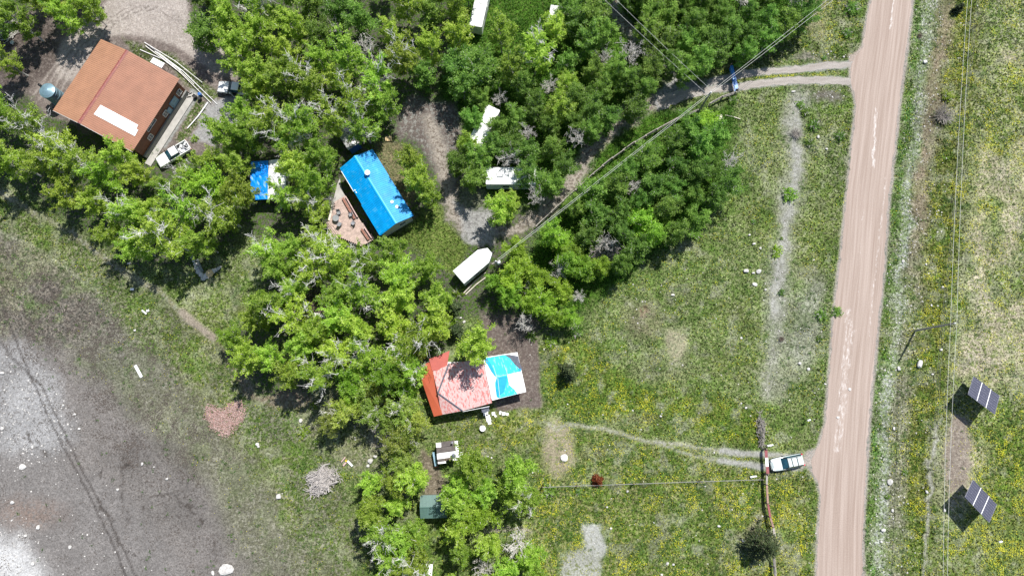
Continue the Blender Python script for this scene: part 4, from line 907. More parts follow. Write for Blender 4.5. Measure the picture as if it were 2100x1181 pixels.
def pickup(px_f, px_r, label, door=False, junk=True):
    f = W2(*px_f, .9); r_ = W2(*px_r, .9); c = ((f[0] + r_[0]) / 2, (f[1] + r_[1]) / 2)
    t = thing('pickup_truck', label, 'pickup truck', (*c, 0), math.atan2(f[1] - r_[1], f[0] - r_[0]))
    wp = M['white_paint']
    MB().loft(body_loft([(.1, .92, .42, 1.1, 1.13, .8), (1.3, .94, .42, 1.1, 1.14, .8), (2.1, .93, .42, 1.04, 1.12, .78), (2.55, .88, .45, .95, 1.02, .7), (2.72, .78, .5, .82, .86, .6)])).build('front_body', wp, t)
    MB().box((-.45, 0, .78), (1.1, 1.86, .68)).build('cab_body', wp, t)
    MB().box((-1.85, 0, .58), (1.7, 1.7, .24)).build('bed_floor', M['grey_metal'], t)
    for s in (-1, 1):
        MB().box((-1.85, s * .88, .86), (1.72, .12, .62), ch=.03).build('bed_side', wp, t)
    MB().box((-2.73, 0, .86), (.08, 1.66, .58)).build('tailgate', wp, t)
    g = MB(); g.loft([[(-.98, -.84, 1.12), (1.0, -.84, 1.12), (1.0, .84, 1.12), (-.98, .84, 1.12)], [(-.86, -.68, 1.68), (.22, -.68, 1.7), (.22, .68, 1.7), (-.86, .68, 1.68)]]); g.build('cab', M['black'], t)
    MB().loft([[(-.92, -.7, 1.66), (.26, -.7, 1.68), (.26, .7, 1.68), (-.92, .7, 1.66)], [(-.86, -.64, 1.74), (.18, -.64, 1.76), (.18, .64, 1.76), (-.86, .64, 1.74)]]).build('roof', wp, t)
    wsd = MB(); slab(wsd, [(.95, -.78, 1.16), (.95, .78, 1.16), (.28, .64, 1.66), (.28, -.64, 1.66)], .02); wsd.build('windscreen', M['glass_car'], t)
    b = MB(); slab(b, [(-.98, .7, 1.18), (-.98, -.7, 1.18), (-.89, -.6, 1.62), (-.89, .6, 1.62)], .02); b.build('rear_window', M['glass'], t)
    for s in (-1, 1):
        p = [(-.8, s * .846, 1.16), (.75, s * .846, 1.16), (.2, s * .705, 1.64), (-.75, s * .705, 1.64)]
        b = MB(); slab(b, p if s < 0 else p[::-1], .015); b.build('side_window', M['glass_car'], t)
        MB().box((.8, s * 1.05, 1.2), (.14, .24, .2), ch=.03).build('mirror', M['black'], t)
        MB().box((2.62, s * .66, .84), (.14, .3, .16), ch=.03).build('headlight', M['frame'], t)
        MB().box((-2.76, s * .86, .9), (.06, .12, .3)).build('tail_light', M['red_light'], t)
        for x_ in (-1.75, 1.7): wheel(t, x_, s * .84, .4, .26, s)
    MB().box((2.76, 0, .55), (.16, 1.75, .22), ch=.04).build('bumper', M['grey_metal'], t)
    if door:
        d = MB(); d.box((-.55, 0, .45), (1.1, .07, .95), ch=.02); o = d.build('door', wp, t); o.location = (.55, .96, .32); o.rotation_euler = (0, 0, math.radians(-38))
        g_ = MB(); g_.box((-.58, 0, 1.12), (.85, .035, .36)); g_.build('pane', M['glass'], o)
        MB().box((-.2, .9, .8), (.9, .06, .7)).build('doorway', M['black'], t)
    if junk:
        mb = MB(); r2 = random.Random(3)
        for k in range(8): mb.box((-1.85 + r2.uniform(-.6, .6), r2.uniform(-.5, .5), .85), (r2.uniform(.2, .6), r2.uniform(.15, .5), .25), r2.uniform(0, 3))
        tag(mb.build('cargo', [M['dirty_white']], loc=t.location, rz=t.rotation_euler[2]), 'jumble of pale scraps in the bed of the lower pickup', 'scrap')
        mb = MB().lathe([(.18, 0), (.34, .04), (.34, .2), (.18, .24)], n=14); o = mb.build('spare_wheel', M['rubber']); a = t.rotation_euler[2]
        o.location = (c[0] - 1.2 * math.cos(a) + .45 * math.sin(a), c[1] - 1.2 * math.sin(a) - .45 * math.cos(a), .72); tag(o, 'black spare wheel lying in the bed of the lower pickup', 'wheel')
    return t
pickup((449, 178), (514, 184), 'white pickup truck with its driver door open beside the leafy wood', True, False)
pickup((325, 334), (385, 298), 'white pickup truck with scraps in its bed, nose under the trees below the workshop', False, True)

# ------------------------------------------------------------------ solar arrays
def solar(q_, zs, label):
    C4 = [Vector(W(*p, z)) for p, z in zip(q_, zs)]; ctr = sum(C4, Vector()) / 4; base = Vector((ctr.x, ctr.y, 0))
    C4 = [p - base for p in C4]; a, b, c, d = C4
    # flatten to a true rectangle
    u = ((b - a) + (c - d)) / 2; v = ((d - a) + (c - b)) / 2; n = u.cross(v).normalized(); v = n.cross(u).normalized() * v.length
    if n.z < 0: n = -n
    m = sum(C4, Vector()) / 4; o = m - u / 2 - v / 2
    t = thing('solar_array', label, 'solar panel', base, 0, 'pole mounted solar arrays')
    L_ = u.length; Wd = v.length; uh = u.normalized(); vh = v.normalized()
    for i in range(3):
        for j in range(4):
            u0 = (i + .015) / 3; u1 = (i + .985) / 3; v0 = (j + .006) / 4; v1 = (j + .994) / 4
            mb = MB(); mb.mi = 0
            p = [o + u * s_ + v * r_ for s_, r_ in ((u0, v0), (u1, v0), (u1, v1), (u0, v1))]
            if (p[1] - p[0]).cross(p[3] - p[0]).dot(n) < 0: p = p[::-1]
            mb.hexa([x for x in p] + [x + n * .04 for x in p])
            mod = mb.build('module', M['cellgap'], t)
            g = MB(); nu, nv = 1, 2
            for a_ in range(nu):
                for b_ in range(nv):
                    s0, s1 = u0 + (u1 - u0) * (a_ + .015) / nu, u0 + (u1 - u0) * (a_ + .985) / nu
                    r0, r1 = v0 + (v1 - v0) * (b_ + .02) / nv, v0 + (v1 - v0) * (b_ + .98) / nv
                    pp = [o + u * s_ + v * r_ + n * .044 for s_, r_ in ((s0, r0), (s1, r0), (s1, r1), (s0, r1))]
                    if (pp[1] - pp[0]).cross(pp[3] - pp[0]).dot(n) < 0: pp = pp[::-1]
                    g.quad(*pp)
            g.build('cells', M['cell'], mod)
    for f_ in (1 / 3, 2 / 3):
        mb = MB(); e_ = uh * .05; mb.hexa([o + u * f_ - e_ + n * .0, o + u * f_ + e_, o + u * f_ + e_ + v, o + u * f_ - e_ + v, o + u * f_ - e_ + n * .06, o + u * f_ + e_ + n * .06, o + u * f_ + e_ + v + n * .06, o + u * f_ - e_ + v + n * .06]); mb.build('clamp_strip', M['white_metal'], t)
    for f_ in (.2, .8): MB().tube([o + v * f_ - n * .08, o + u + v * f_ - n * .08], .06, 6).build('rail', M['grey_metal'], t)
    for f_ in (.17, .5, .83): MB().tube([o + u * f_ - n * .16, o + u * f_ + v - n * .16], .06, 6).build('rail', M['grey_metal'], t)
    MB().tube([(m.x, m.y, 0), (m.x, m.y, m.z - .2)], .14, 10).build('post', M['grey_metal'], t)
    bx = MB().box((m.x - .3, m.y - .2, 1.2), (.3, .25, .5)).build('inverter', M['white_metal'], t)
solar([(1997, 771), (2049, 812), (2041, 850), (1983, 808)], (1.6, 1.9, 4.0, 3.7), 'upper of two tilted dark solar arrays in the yellow-green meadow')
solar([(1995, 984), (2045, 1034), (2028, 1072), (1978, 1017)], (1.6, 1.9, 4.0, 3.7), 'lower of two tilted dark solar arrays in the yellow-green meadow')

# ------------------------------------------------------------------ poles and wires
def pole(base, h, label, arm=None, transformer=False, r0=.17):
    t = thing('utility_pole', label, 'utility pole', (*W2(*base), 0))
    MB().tube([(0, 0, 0), (0, 0, h * .5), (0, 0, h)], [r0, r0 * .85, r0 * .68], 10).build('pole', M['grey_wood'], t)
    mb = MB(); mb.lathe([(.03, 0), (.09, .05), (.05, .12), (.1, .18), (.03, .26)], (0, 0, h), n=10); mb.build('insulator', M['white_white'], t)
    if transformer:
        MB().lathe([(.05, h - 1.5), (.27, h - 1.45), (.27, h - .6), (.2, h - .5), (.05, h - .45)], (.4, .05, 0), n=14).build('transformer', M['dirty_white'], t)
        MB().box((0, 0, h - .35), (1.3, .1, .1), .5).build('crossarm', M['grey_wood'], t)
    return t
p1 = pole((1877, 678), 9.3, 'tall leaning-looking utility pole between the dirt road and the solar arrays')
p2 = pole((1432, 230), 6.9, 'utility pole just below the gravel driveway, near the blue gate')
p3 = pole((1019, 556), 7.2, 'utility pole with transformer at the tip of the pointed white trailer', transformer=True)
def wires(name, label, runs):
    t = thing(name, label, 'power line', (0, 0, 0))
    for a, b, sag in runs:
        a = Vector(a); b = Vector(b); pts = []
        for k in range(15): s = k / 14; p = a.lerp(b, s); p.z -= sag * 4 * s * (1 - s); pts.append(p)
        MB().tube(pts, .021, 4).build('wire', M['wire'], t)
top1 = Vector((*W2(1877, 678), 9.3)); off = Vector((.35, 0, 0))
N0 = Vector(W(1993, -60, 9.3)); S0 = Vector(W(1937, 1260, 9.2))
wires('power_line', 'long pair of overhead wires running beside the dirt road on its right', [(top1 + off * .6 + Vector((0, 0, .2)), Vector(W(1997, -60, 9.3)), .5), (top1 - off * .6 - Vector((0, 0, .5)), Vector(W(1989, -60, 8.8)), .5), (top1 + off * .6 + Vector((0, 0, .2)), Vector(W(1942, 1260, 9.2)), .4), (top1 - off * .6 - Vector((0, 0, .5)), Vector(W(1934, 1260, 8.6)), .4)])
top2 = Vector((*W2(1432, 230), 6.9)); top3 = Vector((*W2(1019, 556), 7.2)); d_ = Vector((.22, .28, 0))
wires('power_line', 'pair of overhead wires between the transformer pole and the driveway pole', [(top3 + d_, top2 + d_, .3), (top3 - d_ - Vector((0, 0, .4)), top2 - d_ - Vector((0, 0, .4)), .3)])
wires('power_line', 'pair of overhead wires crossing the driveway towards the top of the dirt road', [(top2 + d_, Vector(W(1740, -34, 8)), .3), (top2 - d_ - Vector((0, 0, .4)), Vector(W(1745, -28, 7.6)), .3)])
wires('power_line', 'pair of overhead wires running from the driveway pole up over the darker trees', [(top2 + d_, Vector(W(1224, -40, 7.5)), .3), (top2 - d_ - Vector((0, 0, .4)), Vector(W(1205, -34, 7.2)), .3)])

# ------------------------------------------------------------------ fences and gates
def rail_fence(label, pts, gap=2.6, m=M['grey_wood'], rails=(.45, .8, 1.12), rr=.075, cat='fence', rm=None):
    w_ = [Vector(W(*p)) for p in pts]; t = thing('rail_fence', label, cat, w_[0]); O = w_[0]
    for i in range(len(w_) - 1):
        a, b = w_[i], w_[i + 1]; n = max(1, round((b - a).length / gap))
        for k in range(n + (1 if i == len(w_) - 2 else 0)):
            p = a.lerp(b, k / n) - O; MB().tube([(p.x, p.y, 0), (p.x + rnd.uniform(-.04, .04), p.y, 1.3)], [.1, .085], 7).build('post', m, t)
        for k in range(n):
            p = a.lerp(b, k / n) - O; q = a.lerp(b, (k + 1) / n) - O; d = (q - p).normalized(); s = Vector((-d.y, d.x, 0))
            for j, z in enumerate(rails):
                o_ = s * (.09 + .05 * j * (1 if k % 2 else .3)); e = .1
                MB().tube([p + o_ - d * e + Vector((0, 0, z + rnd.uniform(-.05, .05))), q + o_ + d * e + Vector((0, 0, z + rnd.uniform(-.05, .05)))], [rr, rr * .8], 6).build('rail', (rm or m), t)
    return t
rail_fence('weathered log rail fence following the overhead wires down through the trees', [(1100, 468), (1130, 440), (1180, 395), (1215, 362), (1255, 330), (1300, 298), (1345, 272), (1385, 250), (1428, 232)])
rail_fence('short weathered log rail fence between the driveway pole and the blue gate', [(1453, 219), (1478, 205), (1505, 196)])
rail_fence('grey log rail fence at the bottom edge below the dark spruce', [(1580, 1130), (1583, 1160), (1586, 1215)])
def plank_fence(label, pts, mats, w_=.34):
    P3 = [Vector(W(*p)) for p in pts]; O = P3[0]; t = thing('plank_fence', label, 'fence', O)
    for i in range(len(P3) - 1):
        a, b = P3[i] - O, P3[i + 1] - O; d = (b - a).normalized(); rz_ = math.atan2(d.y, d.x); c = (a + b) / 2
        MB().box((c.x, c.y, 1.12), ((b - a).length + .1, w_, .06), rz_).build('top_board', M[mats[i]], t)
        s = Vector((-d.y, d.x, 0)) * .1
        for z in (.45, .8): MB().box((c.x + s.x, c.y + s.y, z), ((b - a).length, .04, .18), rz_).build('board', M['grey_wood'], t)
    for p in P3:
        q = p - O; MB().box((q.x, q.y, .6), (.16, .16, 1.2)).build('post', M['dark_bark'], t)
    return t
plank_fence('plank fence with brown and red top boards running down from the barrier', [(1567, 972), (1567, 992), (1569, 1030), (1574, 1058), (1580, 1078), (1583, 1096)], ['grey_wood', 'brown_board', 'red_board', 'brown_board', 'grey_wood'], .28)
g = thing('barrier_gate', 'low barrier gate with red, white and red boards across the track', 'gate', W(1565, 920))
yb = [W(1565, y)[1] - W(1565, 920)[1] for y in (921, 937, 955, 969)]
for k, m in enumerate(('red_board', 'white_white', 'red_board')):
    y0, y1 = yb[k], yb[k + 1]; MB().box((.03 * k, (y0 + y1) / 2, 1.1), (.42, abs(y1 - y0) - .01, .06)).build('board', M[m], g)
MB().box((.1, (yb[0] + yb[3]) / 2, .7), (.05, abs(yb[3] - yb[0]), .16)).build('lower_rail', M['grey_wood'], g)
for yy in (yb[0] + .12, yb[3] - .12): MB().tube([(0.05, yy, 0), (.05, yy, 1.4)], .13, 8).build('post', M['dark_bark'], g)
def log_(name, label, a, b, r, m, cat='log', z=None, group=None):
    A_, B_ = Vector(W(*a)), Vector(W(*b)); c = (A_ + B_) / 2; d = (B_ - A_); mid = Vector((0, 0, 0)); s = Vector((-d.y, d.x, 0)).normalized() * .03 * d.length
    o = MB().tube([-d / 2, s, d / 2], [r, r * .9, r * .75], 7).build(name, m, loc=(c.x, c.y, (z or r) + .0)); return tag(o, label, cat, group)
log_('post', 'white fallen post lying beside the upper end of the barrier', (1573, 914), (1585, 912), .14, M['white_white'], 'post')
log_('pipe', 'white pipe lying in grass left of the barrier by the wire fence', (1538, 978), (1551, 976), .15, M['white_white'], 'pipe')
def wire_fence(label, pts, gap, h=1.15, m=M['grey_wood'], lean=0.0, nw=3, rm_=.05):
    w_ = [Vector(W(*p)) for p in pts]; O = w_[0]; t = thing('wire_fence', label, 'fence', O); tops = []
    for i in range(len(w_) - 1):
        n = max(1, round((w_[i + 1] - w_[i]).length / gap))
        for k in range(n + (1 if i == len(w_) - 2 else 0)):
            p = w_[i].lerp(w_[i + 1], k / n) - O; q = p + Vector((rnd.uniform(-.08, .08), rnd.uniform(-.08, .08), h)); tops.append((p, q)); MB().tube([p, q], [rm_ + .015, rm_], 6).build('post', m, t)
    for j in range(nw):
        f = (j + 1) / (nw + .2); MB().tube([p.lerp(q, f) for p, q in tops], .012, 4).build('wire', M['fwire'], t)
    return t
wire_fence('wire fence with dark posts crossing the dandelion meadow towards the barrier', [(1112, 998), (1183, 995), (1298, 991), (1432, 986), (1560, 982)], 20, m=M['dark_bark'], rm_=.09, nw=4)
wire_fence('long wire fence of thin posts beside the dirt road, following the overhead wires', [(2006, -50), (2000, 4), (1992, 62), (1986, 118), (1979, 176), (1968, 262), (1962, 345), (1955, 400), (1949, 460), (1943, 520), (1936, 580), (1930, 642), (1924, 705), (1919, 765), (1915, 838), (1911, 898), (1906, 962), (1901, 1028), (1896, 1090), (1891, 1165), (1887, 1230)], 30, 1.2, M['dark_bark'], rm_=.045)
# blue gate
a, b = W(1495, 143), W(1506, 190); g = thing('farm_gate', 'blue tubular farm gate standing open at the gravel driveway', 'gate', a); d = Vector(b) - Vector(a)
for z in (.25, .5, .75, 1.0, 1.25): MB().tube([(0, 0, z), (d.x, d.y, z)], .045, 6).build('rail', M['blue_paint'], g)
for f in (0, .25, .5, .75, 1): MB().tube([(d.x * f, d.y * f, .2), (d.x * f, d.y * f, 1.28)], .05, 6).build('upright', M['blue_paint'], g)
s_ = Vector((-d.y, d.x, 0)).normalized() * .05
MB().hexa([(0 - s_.x * 5, 0 - s_.y * 5, 1.26), (d.x - s_.x * 5, d.y - s_.y * 5, 1.26), (d.x + s_.x * 5, d.y + s_.y * 5, 1.26), (s_.x * 5, s_.y * 5, 1.26), (0 - s_.x * 5, 0 - s_.y * 5, 1.3), (d.x - s_.x * 5, d.y - s_.y * 5, 1.3), (d.x + s_.x * 5, d.y + s_.y * 5, 1.3), (s_.x * 5, s_.y * 5, 1.3)]).build('top_plank', M['blue_paint'], g)
for p in ((-.1, .15, 0), (d.x + .1, d.y - .15, 0)): MB().tube([p, (p[0], p[1], 1.6)], .12, 8).build('post', M['dark_bark'], g)

# ------------------------------------------------------------------ loose things
PIPES = [((297, 88), (446, 215), 'long white pipe reaching furthest down right beside the workshop'), ((300, 96), (434, 213), 'long white pipe just left of the longest one beside the workshop'), ((302, 92), (417, 172), 'white pipe ending in the grass, rightmost of the upper pipes by the workshop'),
         ((288, 103), (372, 145), 'white pipe lying across the others at the workshop corner'), ((330, 118), (372, 152), 'short white pipe nearest the workshop roof among the long pipes'), ((320, 108), (400, 175), 'grey pipe in the middle of the crossing pipes beside the workshop')]
for i, (a, b, l) in enumerate(PIPES): log_('pipe', l, a, b, .07, M['frame'] if i % 3 else M['white_metal'], 'pipe', .08 + .14 * (i % 3), 'long pipes beside the workshop')
log_('pipe', 'white pipe lying alone on gravel between the two pickups', (427, 211), (385, 264), .11, M['white_white'], 'pipe')
log_('board', 'grey timber lying along the trailer, left of the pair', (951, 601), (996, 559), .08, M['pale_wood'], 'timber', group='timbers below the pointed trailer')
log_('board', 'pale timber lying below the pointed trailer, right of the pair', (955, 604), (1000, 566), .09, M['pale_wood'], 'timber', group='timbers below the pointed trailer')
def brush(name, label, c, rx, ry, n, h, m, seed, lmin=.8, lmax=3.0, rot=0.0, align=0.0, lobes=False):
    r = random.Random(seed); mb = MB(); O = W(*c)
    for k in range(n):
        a = r.uniform(0, 2 * math.pi); q = math.sqrt(r.random()) * ((.72 + .28 * math.sin(2 * a + .7) + .18 * math.sin(5 * a)) if lobes else 1); x, y = q * rx * math.cos(a), q * ry * math.sin(a)
        zc = h * (1 - q * q) * r.uniform(.3, 1) + .06; L_ = r.uniform(lmin, lmax); th = r.uniform(0, math.pi) if r.random() > align else rot + r.gauss(0, .35)
        el = r.gauss(0, .22); d = Vector((math.cos(th) * math.cos(el), math.sin(th) * math.cos(el), math.sin(el))) * L_ / 2
        if zc - abs(d.z) < .02: d.z *= .3
        c_ = Vector((x, y, zc)); k_ = Vector((r.gauss(0, .1) * L_, r.gauss(0, .1) * L_, r.gauss(0, .04) * L_))
        rad = r.choice((.025, .03, .04, .05, .05, .12 if r.random() < .25 else .05))
        mb.tube([c_ - d, c_ + k_, c_ + d], [rad, rad * .85, rad * .5], 4)
    o = mb.build(name, m, loc=O); return tag(o, label, 'brush pile')
brush('brush_pile', 'big heap of bleached grey branches on the edge of the field', (662, 983), 2.0, 2.5, 420, .9, M['pile'], 1, .5, 2.8, lobes=True)
brush('brush_pile', 'dark grey heap of branches at the lower right edge of the wood', (1243, 512), 1.9, 2.0, 200, 1.2, mat('dead_dark', (.33, .3, .29), .9, var=.3), 2, rot=.5, align=.6)
brush('brush_pile', 'narrow grey brush heap in line with the barrier, above it', (1560, 880), .5, 2.6, 120, .8, M['grey_wood'], 4, .5, 1.6, math.pi / 2, .6)
brush('brush_pile', 'pale broken branches at the upper left corner by the tyre', (12, 62), 2.4, 1.8, 60, .6, M['dead'], 5, 1.2, 4.0, .6, .7)
brush('brush_pile', 'small litter of grey sticks on the ground inside the big round grove', (650, 620), 2.5, 3.0, 60, .2, M['dark_bark'], 6, .5, 1.8)
o = MB().lathe([(.16, 0), (.3, .03), (.32, .1), (.3, .2), (.16, .22)], n=18).build('tyre', M['dirty_white'], loc=W(26, 88)); tag(o, 'pale tyre lying on bare soil in the upper left corner', 'tyre')
# mulch patch: two overlapping low mounds
mb = MB(); r = random.Random(9); ox, oy, _ = W(460, 858)
def mound(pxs, h, nm=None):
    pts = [W2(*p) for p in pxs]; cx0 = sum(p[0] for p in pts) / len(pts); cy0 = sum(p[1] for p in pts) / len(pts); rings = []
    dense = []
    for i in range(len(pts)):
        a, b = pts[i], pts[(i + 1) % len(pts)]
        for k in range(6): dense.append((a[0] + (b[0] - a[0]) * k / 6 + r.gauss(0, .06), a[1] + (b[1] - a[1]) * k / 6 + r.gauss(0, .06)))
    for f, z in ((1, -.05), (.97, .03), (.8, h * .6), (.5, h), (.05, h * 1.05)): rings.append([(cx0 + (p[0] - cx0) * f - ox + r.gauss(0, .03), cy0 + (p[1] - cy0) * f - oy + r.gauss(0, .03), z + (r.gauss(0, .02) if z > .05 else 0)) for p in dense])
    mb.loft(rings)
HEART = [(421, 835), (436, 831), (455, 843), (468, 830), (490, 824), (500, 835), (499, 858), (488, 868), (478, 880), (468, 893), (452, 890), (432, 874), (423, 856)]
from itertools import count
def in_poly(poly, x, y):
    c = False
    for i in range(len(poly)):
        (x1, y1), (x2, y2) = poly[i], poly[(i + 1) % len(poly)]
        if (y1 > y) != (y2 > y) and x < (x2 - x1) * (y - y1) / (y2 - y1) + x1: c = not c
    return c
for _ in range(5200):
    px_, py_ = r.uniform(410, 510), r.uniform(815, 902)
    if not in_poly(HEART, px_ + r.gauss(0, 3.5), py_ + r.gauss(0, 3.5)): continue
    x, y = W2(px_, py_); a_ = r.uniform(0, 3.14); l_, w_ = r.uniform(.05, .13), r.uniform(.025, .06); z = r.uniform(-.03, .05); dx, dy = math.cos(a_), math.sin(a_); tz = r.gauss(0, .03)
    mb.quad((x - ox - dx * l_ - dy * -w_, y - oy - dy * l_ - dx * w_, z), (x - ox + dx * l_ + dy * w_, y - oy + dy * l_ - dx * w_, z + tz), (x - ox + dx * l_ - dy * w_, y - oy + dy * l_ + dx * w_, z + tz + .01), (x - ox - dx * l_ - dy * w_, y - oy - dy * l_ + dx * w_, z + .02))
o = mb.build('mulch_patch', M['mulch'], loc=(ox, oy, 0)); tag(o, 'low reddish bed of wood chips shaped like two lobes in the field grass', 'mulch bed')
def slabobj(name, label, cat, px, py, sx_, sy_, h, rz_, m, z0=0.0, group=None, ch=.02):
    o = MB().box((0, 0, h / 2), (sx_, sy_, h), ch=min(ch, h * .4)).build(name, m, loc=(*W2(px, py, z0), z0), rz=rz_); return tag(o, label, cat, group)
slabobj('board', 'white board lying in the field, longest of the field litter', 'board', 284, 761, .42, 2.1, .08, math.radians(33), M['white_white'])
slabobj('board', 'small white panel lying near the field path', 'board', 271, 593, .55, .35, .06, 0, M['white_white'])
slabobj('board', 'white plank lying in the middle of the field edge beside a small slab', 'board', 296, 640, .95, .22, .1, math.radians(-38), M['white_white'])
slabobj('board', 'small white slab beside the plank at the field edge', 'board', 303, 637, .45, .35, .06, .3, M['dirty_white'])
slabobj('board', 'pale board lying on the ground inside the round grove', 'board', 657, 647, 1.9, .6, .3, math.radians(-8), M['dirty_white'])
slabobj('board', 'square white board in the grass right of the driveway pole', 'board', 1477, 240, .75, .8, .05, .3, M['pale_wood'])
log_('branch', 'fallen pale branch lying beside the square white board', (1487, 237), (1518, 245), .08, M['pale_wood'], 'branch')
slabobj('patio_table', 'round white lid on the grass below the red cabin', 'lid', 990, 877, .1, .1, .05, 0, M['white_white']) if False else None
o = MB().lathe([(.02, .5), (.42, .5), (.44, .53), (.42, .56), (.02, .57)], n=24).build('tabletop', M['white_white']); t = thing('garden_table', 'round white garden table on the lawn below the red cabin', 'table', W(990, 878)); o.parent = t
MB().lathe([(.25, 0), (.25, .04), (.05, .08), (.05, .5)], n=12).build('pedestal', M['frame'], t)
# firepit corner
FP = [(395, 527, .4), (398, 535, .3), (401, 542, .35), (404, 549, .45), (408, 557, .5), (413, 563, .45), (418, 570, .5), (424, 566, .55), (431, 561, .7), (438, 556, .45), (443, 554, .35), (448, 551, .3), (452, 548, .25)]
t = thing('stone_wall', 'low corner of pale stones edging the lawn beneath the trees', 'stone wall', (*W2(420, 555), 0)); O = Vector(W(420, 555)); r = random.Random(5)
for i, (px_, py_, s_) in enumerate(FP):
    p = Vector(W(px_, py_)) - O; MB().lathe([(s_ * .8, 0), (s_ * .95, s_ * .25), (s_ * .8, s_ * .5), (s_ * .3, s_ * .58)], (p.x, p.y, 0), n=7).build('stone', M['tan'] if i in (8,) else M['stone'], t)
t = thing('garden_bench', 'dark grey plank bench beside the low stone corner', 'bench', (*W2(412, 546), 0), math.radians(-64))
MB().box((0, 0, .42), (2.2, .4, .08)).build('seat', M['grey_metal'], t)
for x_ in (-.85, .85): MB().box((x_, 0, .19), (.12, .35, .38)).build('leg', M['tarp_dark'], t)
# junk by the brush pile, flat paving stones by the cabin
JK = [('board', 'small pinkish frame lying upper right of the big brush heap', 704, 942, .9, .16, .1, .9, 'pinkw'), ('board', 'red-brown plank end lying between small frame and yellow bucket', 707, 951, .7, .22, .12, .9, 'pinkw'), ('board', 'white plank lying right of the yellow bucket', 718, 950, 1.1, .3, .1, -.75, 'white_white')]
for nme, l, x_, y_, a_, b_, c_, rz_, m in JK: slabobj(nme, l, 'board', x_, y_, a_, b_, c_, rz_, M[m])
o = MB().lathe([(.13, 0), (.16, .3), (.14, .3), (.12, .05)], n=12).build('bucket', M['yellow'], loc=W(711, 944)); tag(o, 'small yellow bucket beside planks near the big brush heap', 'bucket')
PV = [(996, 846, .7, .9), (1000, 853, .6, .5), (1002, 860, .7, .6), (1012, 848, .5, .5), (1016, 853, .3, .3), (1026, 846, .3, .5), (1033, 848, .5, .5), (1040, 849, .4, .4), (1004, 867, .5, .4)]
for i, (x_, y_, a_, b_) in enumerate(PV):
    slabobj('paving_slab', ['largest white slab at the red cabin step', 'white slab just below the cabin step slab', 'white slab in the middle of the column below the cabin step', 'white slab right of the cabin step', 'tiny white slab right of the cabin step', 'narrow white slab between the two right hand slabs', 'broad white slab near the tarp shed wall', 'rightmost white slab near the tarp shed wall', 'lowest white slab on the lawn below the cabin step'][i], 'paving slab', x_, y_, a_, b_, .06, rnd.uniform(-.3, .3), M['white_white'], 0, 'white slabs on the lawn below the cabin')
# barrels by the workshop corner
for i, (x_, y_, m) in enumerate(((402, 201, 'rubber'), (411, 205, 'rubber'), (412, 196, 'blue_wall'))):
    o = MB().lathe([(.28, 0), (.3, .3), (.28, .62), (.2, .64)], n=14).build('barrel', M[m], loc=W(x_, y_)); tag(o, ('black barrel nearest the workshop walkway', 'black barrel beneath the long pipe ends', 'dark blue barrel touching the long pipes')[i], 'barrel')
for i, (x_, y_, a_) in enumerate(((391, 193, .5), (397, 196, .9), (388, 200, .2))):
    slabobj('board', ('short white offcut at the outer corner of the workshop', 'white offcut between the workshop corner and barrels', 'white offcut closest to the workshop wall corner')[i], 'board', x_, y_, .7, .25, .1, a_, M['white_metal'])
# marker posts
def marker(px, py, label):
    t = thing('mailbox', label, 'mailbox', W(px, py)); MB().tube([(0, 0, 0), (0, 0, 1.1)], .06, 6).build('post', M['dark_bark'], t); MB().box((0, 0, 1.2), (.5, .22, .25), .3, ch=.05).build('box', M['white_metal'], t)
marker(1652, 861, 'white mailbox on a dark post left of the dirt road above the car')
marker(2040, 1107, 'white box on a short post in the meadow below the lower solar array')
# ------------------------------------------------------------------ labels for repeats
LM = [('the orange-roofed workshop', 240, 195), ('the round metal tank', 106, 193), ('the lower pickup', 356, 308), ('the open-door pickup', 475, 182), ('the blue-roofed house', 773, 395), ('the blue tarpaulin lean-to', 533, 370),
      ('the streaked-roof shed', 716, 285), ('the pointed white trailer', 972, 543), ('the square-vent camper', 1047, 360), ('the slanted camper', 993, 258), ('the top-edge camper', 985, 25), ('the small grey camper', 1135, 35),
      ('the red cabin', 930, 790), ('the tarp-covered shed', 1037, 775), ('the patchwork shack', 915, 925), ('the green-roofed shed', 890, 1040), ('the big brush heap', 663, 982), ('the dark brush heap', 1242, 512), ('the blue gate', 1500, 165),
      ('the driveway pole', 1440, 220), ('the parked car', 1610, 946), ('the upper solar array', 2015, 812), ('the lower solar array', 2010, 1028), ('the roadside utility pole', 1877, 678), ('the mulch bed', 460, 858),
      ('the stone corner', 422, 555), ('the driveway mouth', 1755, 155), ('the round grove clearing', 645, 635), ('the deck', 710, 450), ('the dark spruce', 1565, 1115)]
ORD = ['nearest', 'second', 'third', 'fourth', 'fifth', 'sixth', 'seventh', 'eighth', 'ninth', 'tenth', 'eleventh', 'twelfth', 'thirteenth', 'fourteenth', 'fifteenth', 'sixteenth', 'seventeenth', 'eighteenth']
DIRS = ['right of', 'upper right of', 'above', 'upper left of', 'left of', 'lower left of', 'below', 'lower right of']
def octant(x, y, lx, ly): return int(round(math.atan2(-(y - ly), x - lx) / (math.pi / 4))) % 8
def auto_label(items, noun):
    """items: list of (obj, px, py, adjective); noun like 'tree'"""
    for li in items:
        best = None
        for (nm, lx, ly) in LM:
            d = math.hypot(li[1] - lx, li[2] - ly)
            if d > 420: continue
            oc = octant(li[1], li[2], lx, ly)
            rank = sum(1 for o in items if octant(o[1], o[2], lx, ly) == oc and math.hypot(o[1] - lx, o[2] - ly) < d - 1e-6)
            key = (rank > 5, d + rank * 25)
            if best is None or key < best[0]: best = (key, nm, oc, rank)
        if best is None: nm, oc, rank = LM[0][0], 0, 0
        else: _, nm, oc, rank = best
        li[0]['label'] = f"{li[3]}, {ORD[min(rank, 17)]} {noun} {DIRS[oc]} {nm}"

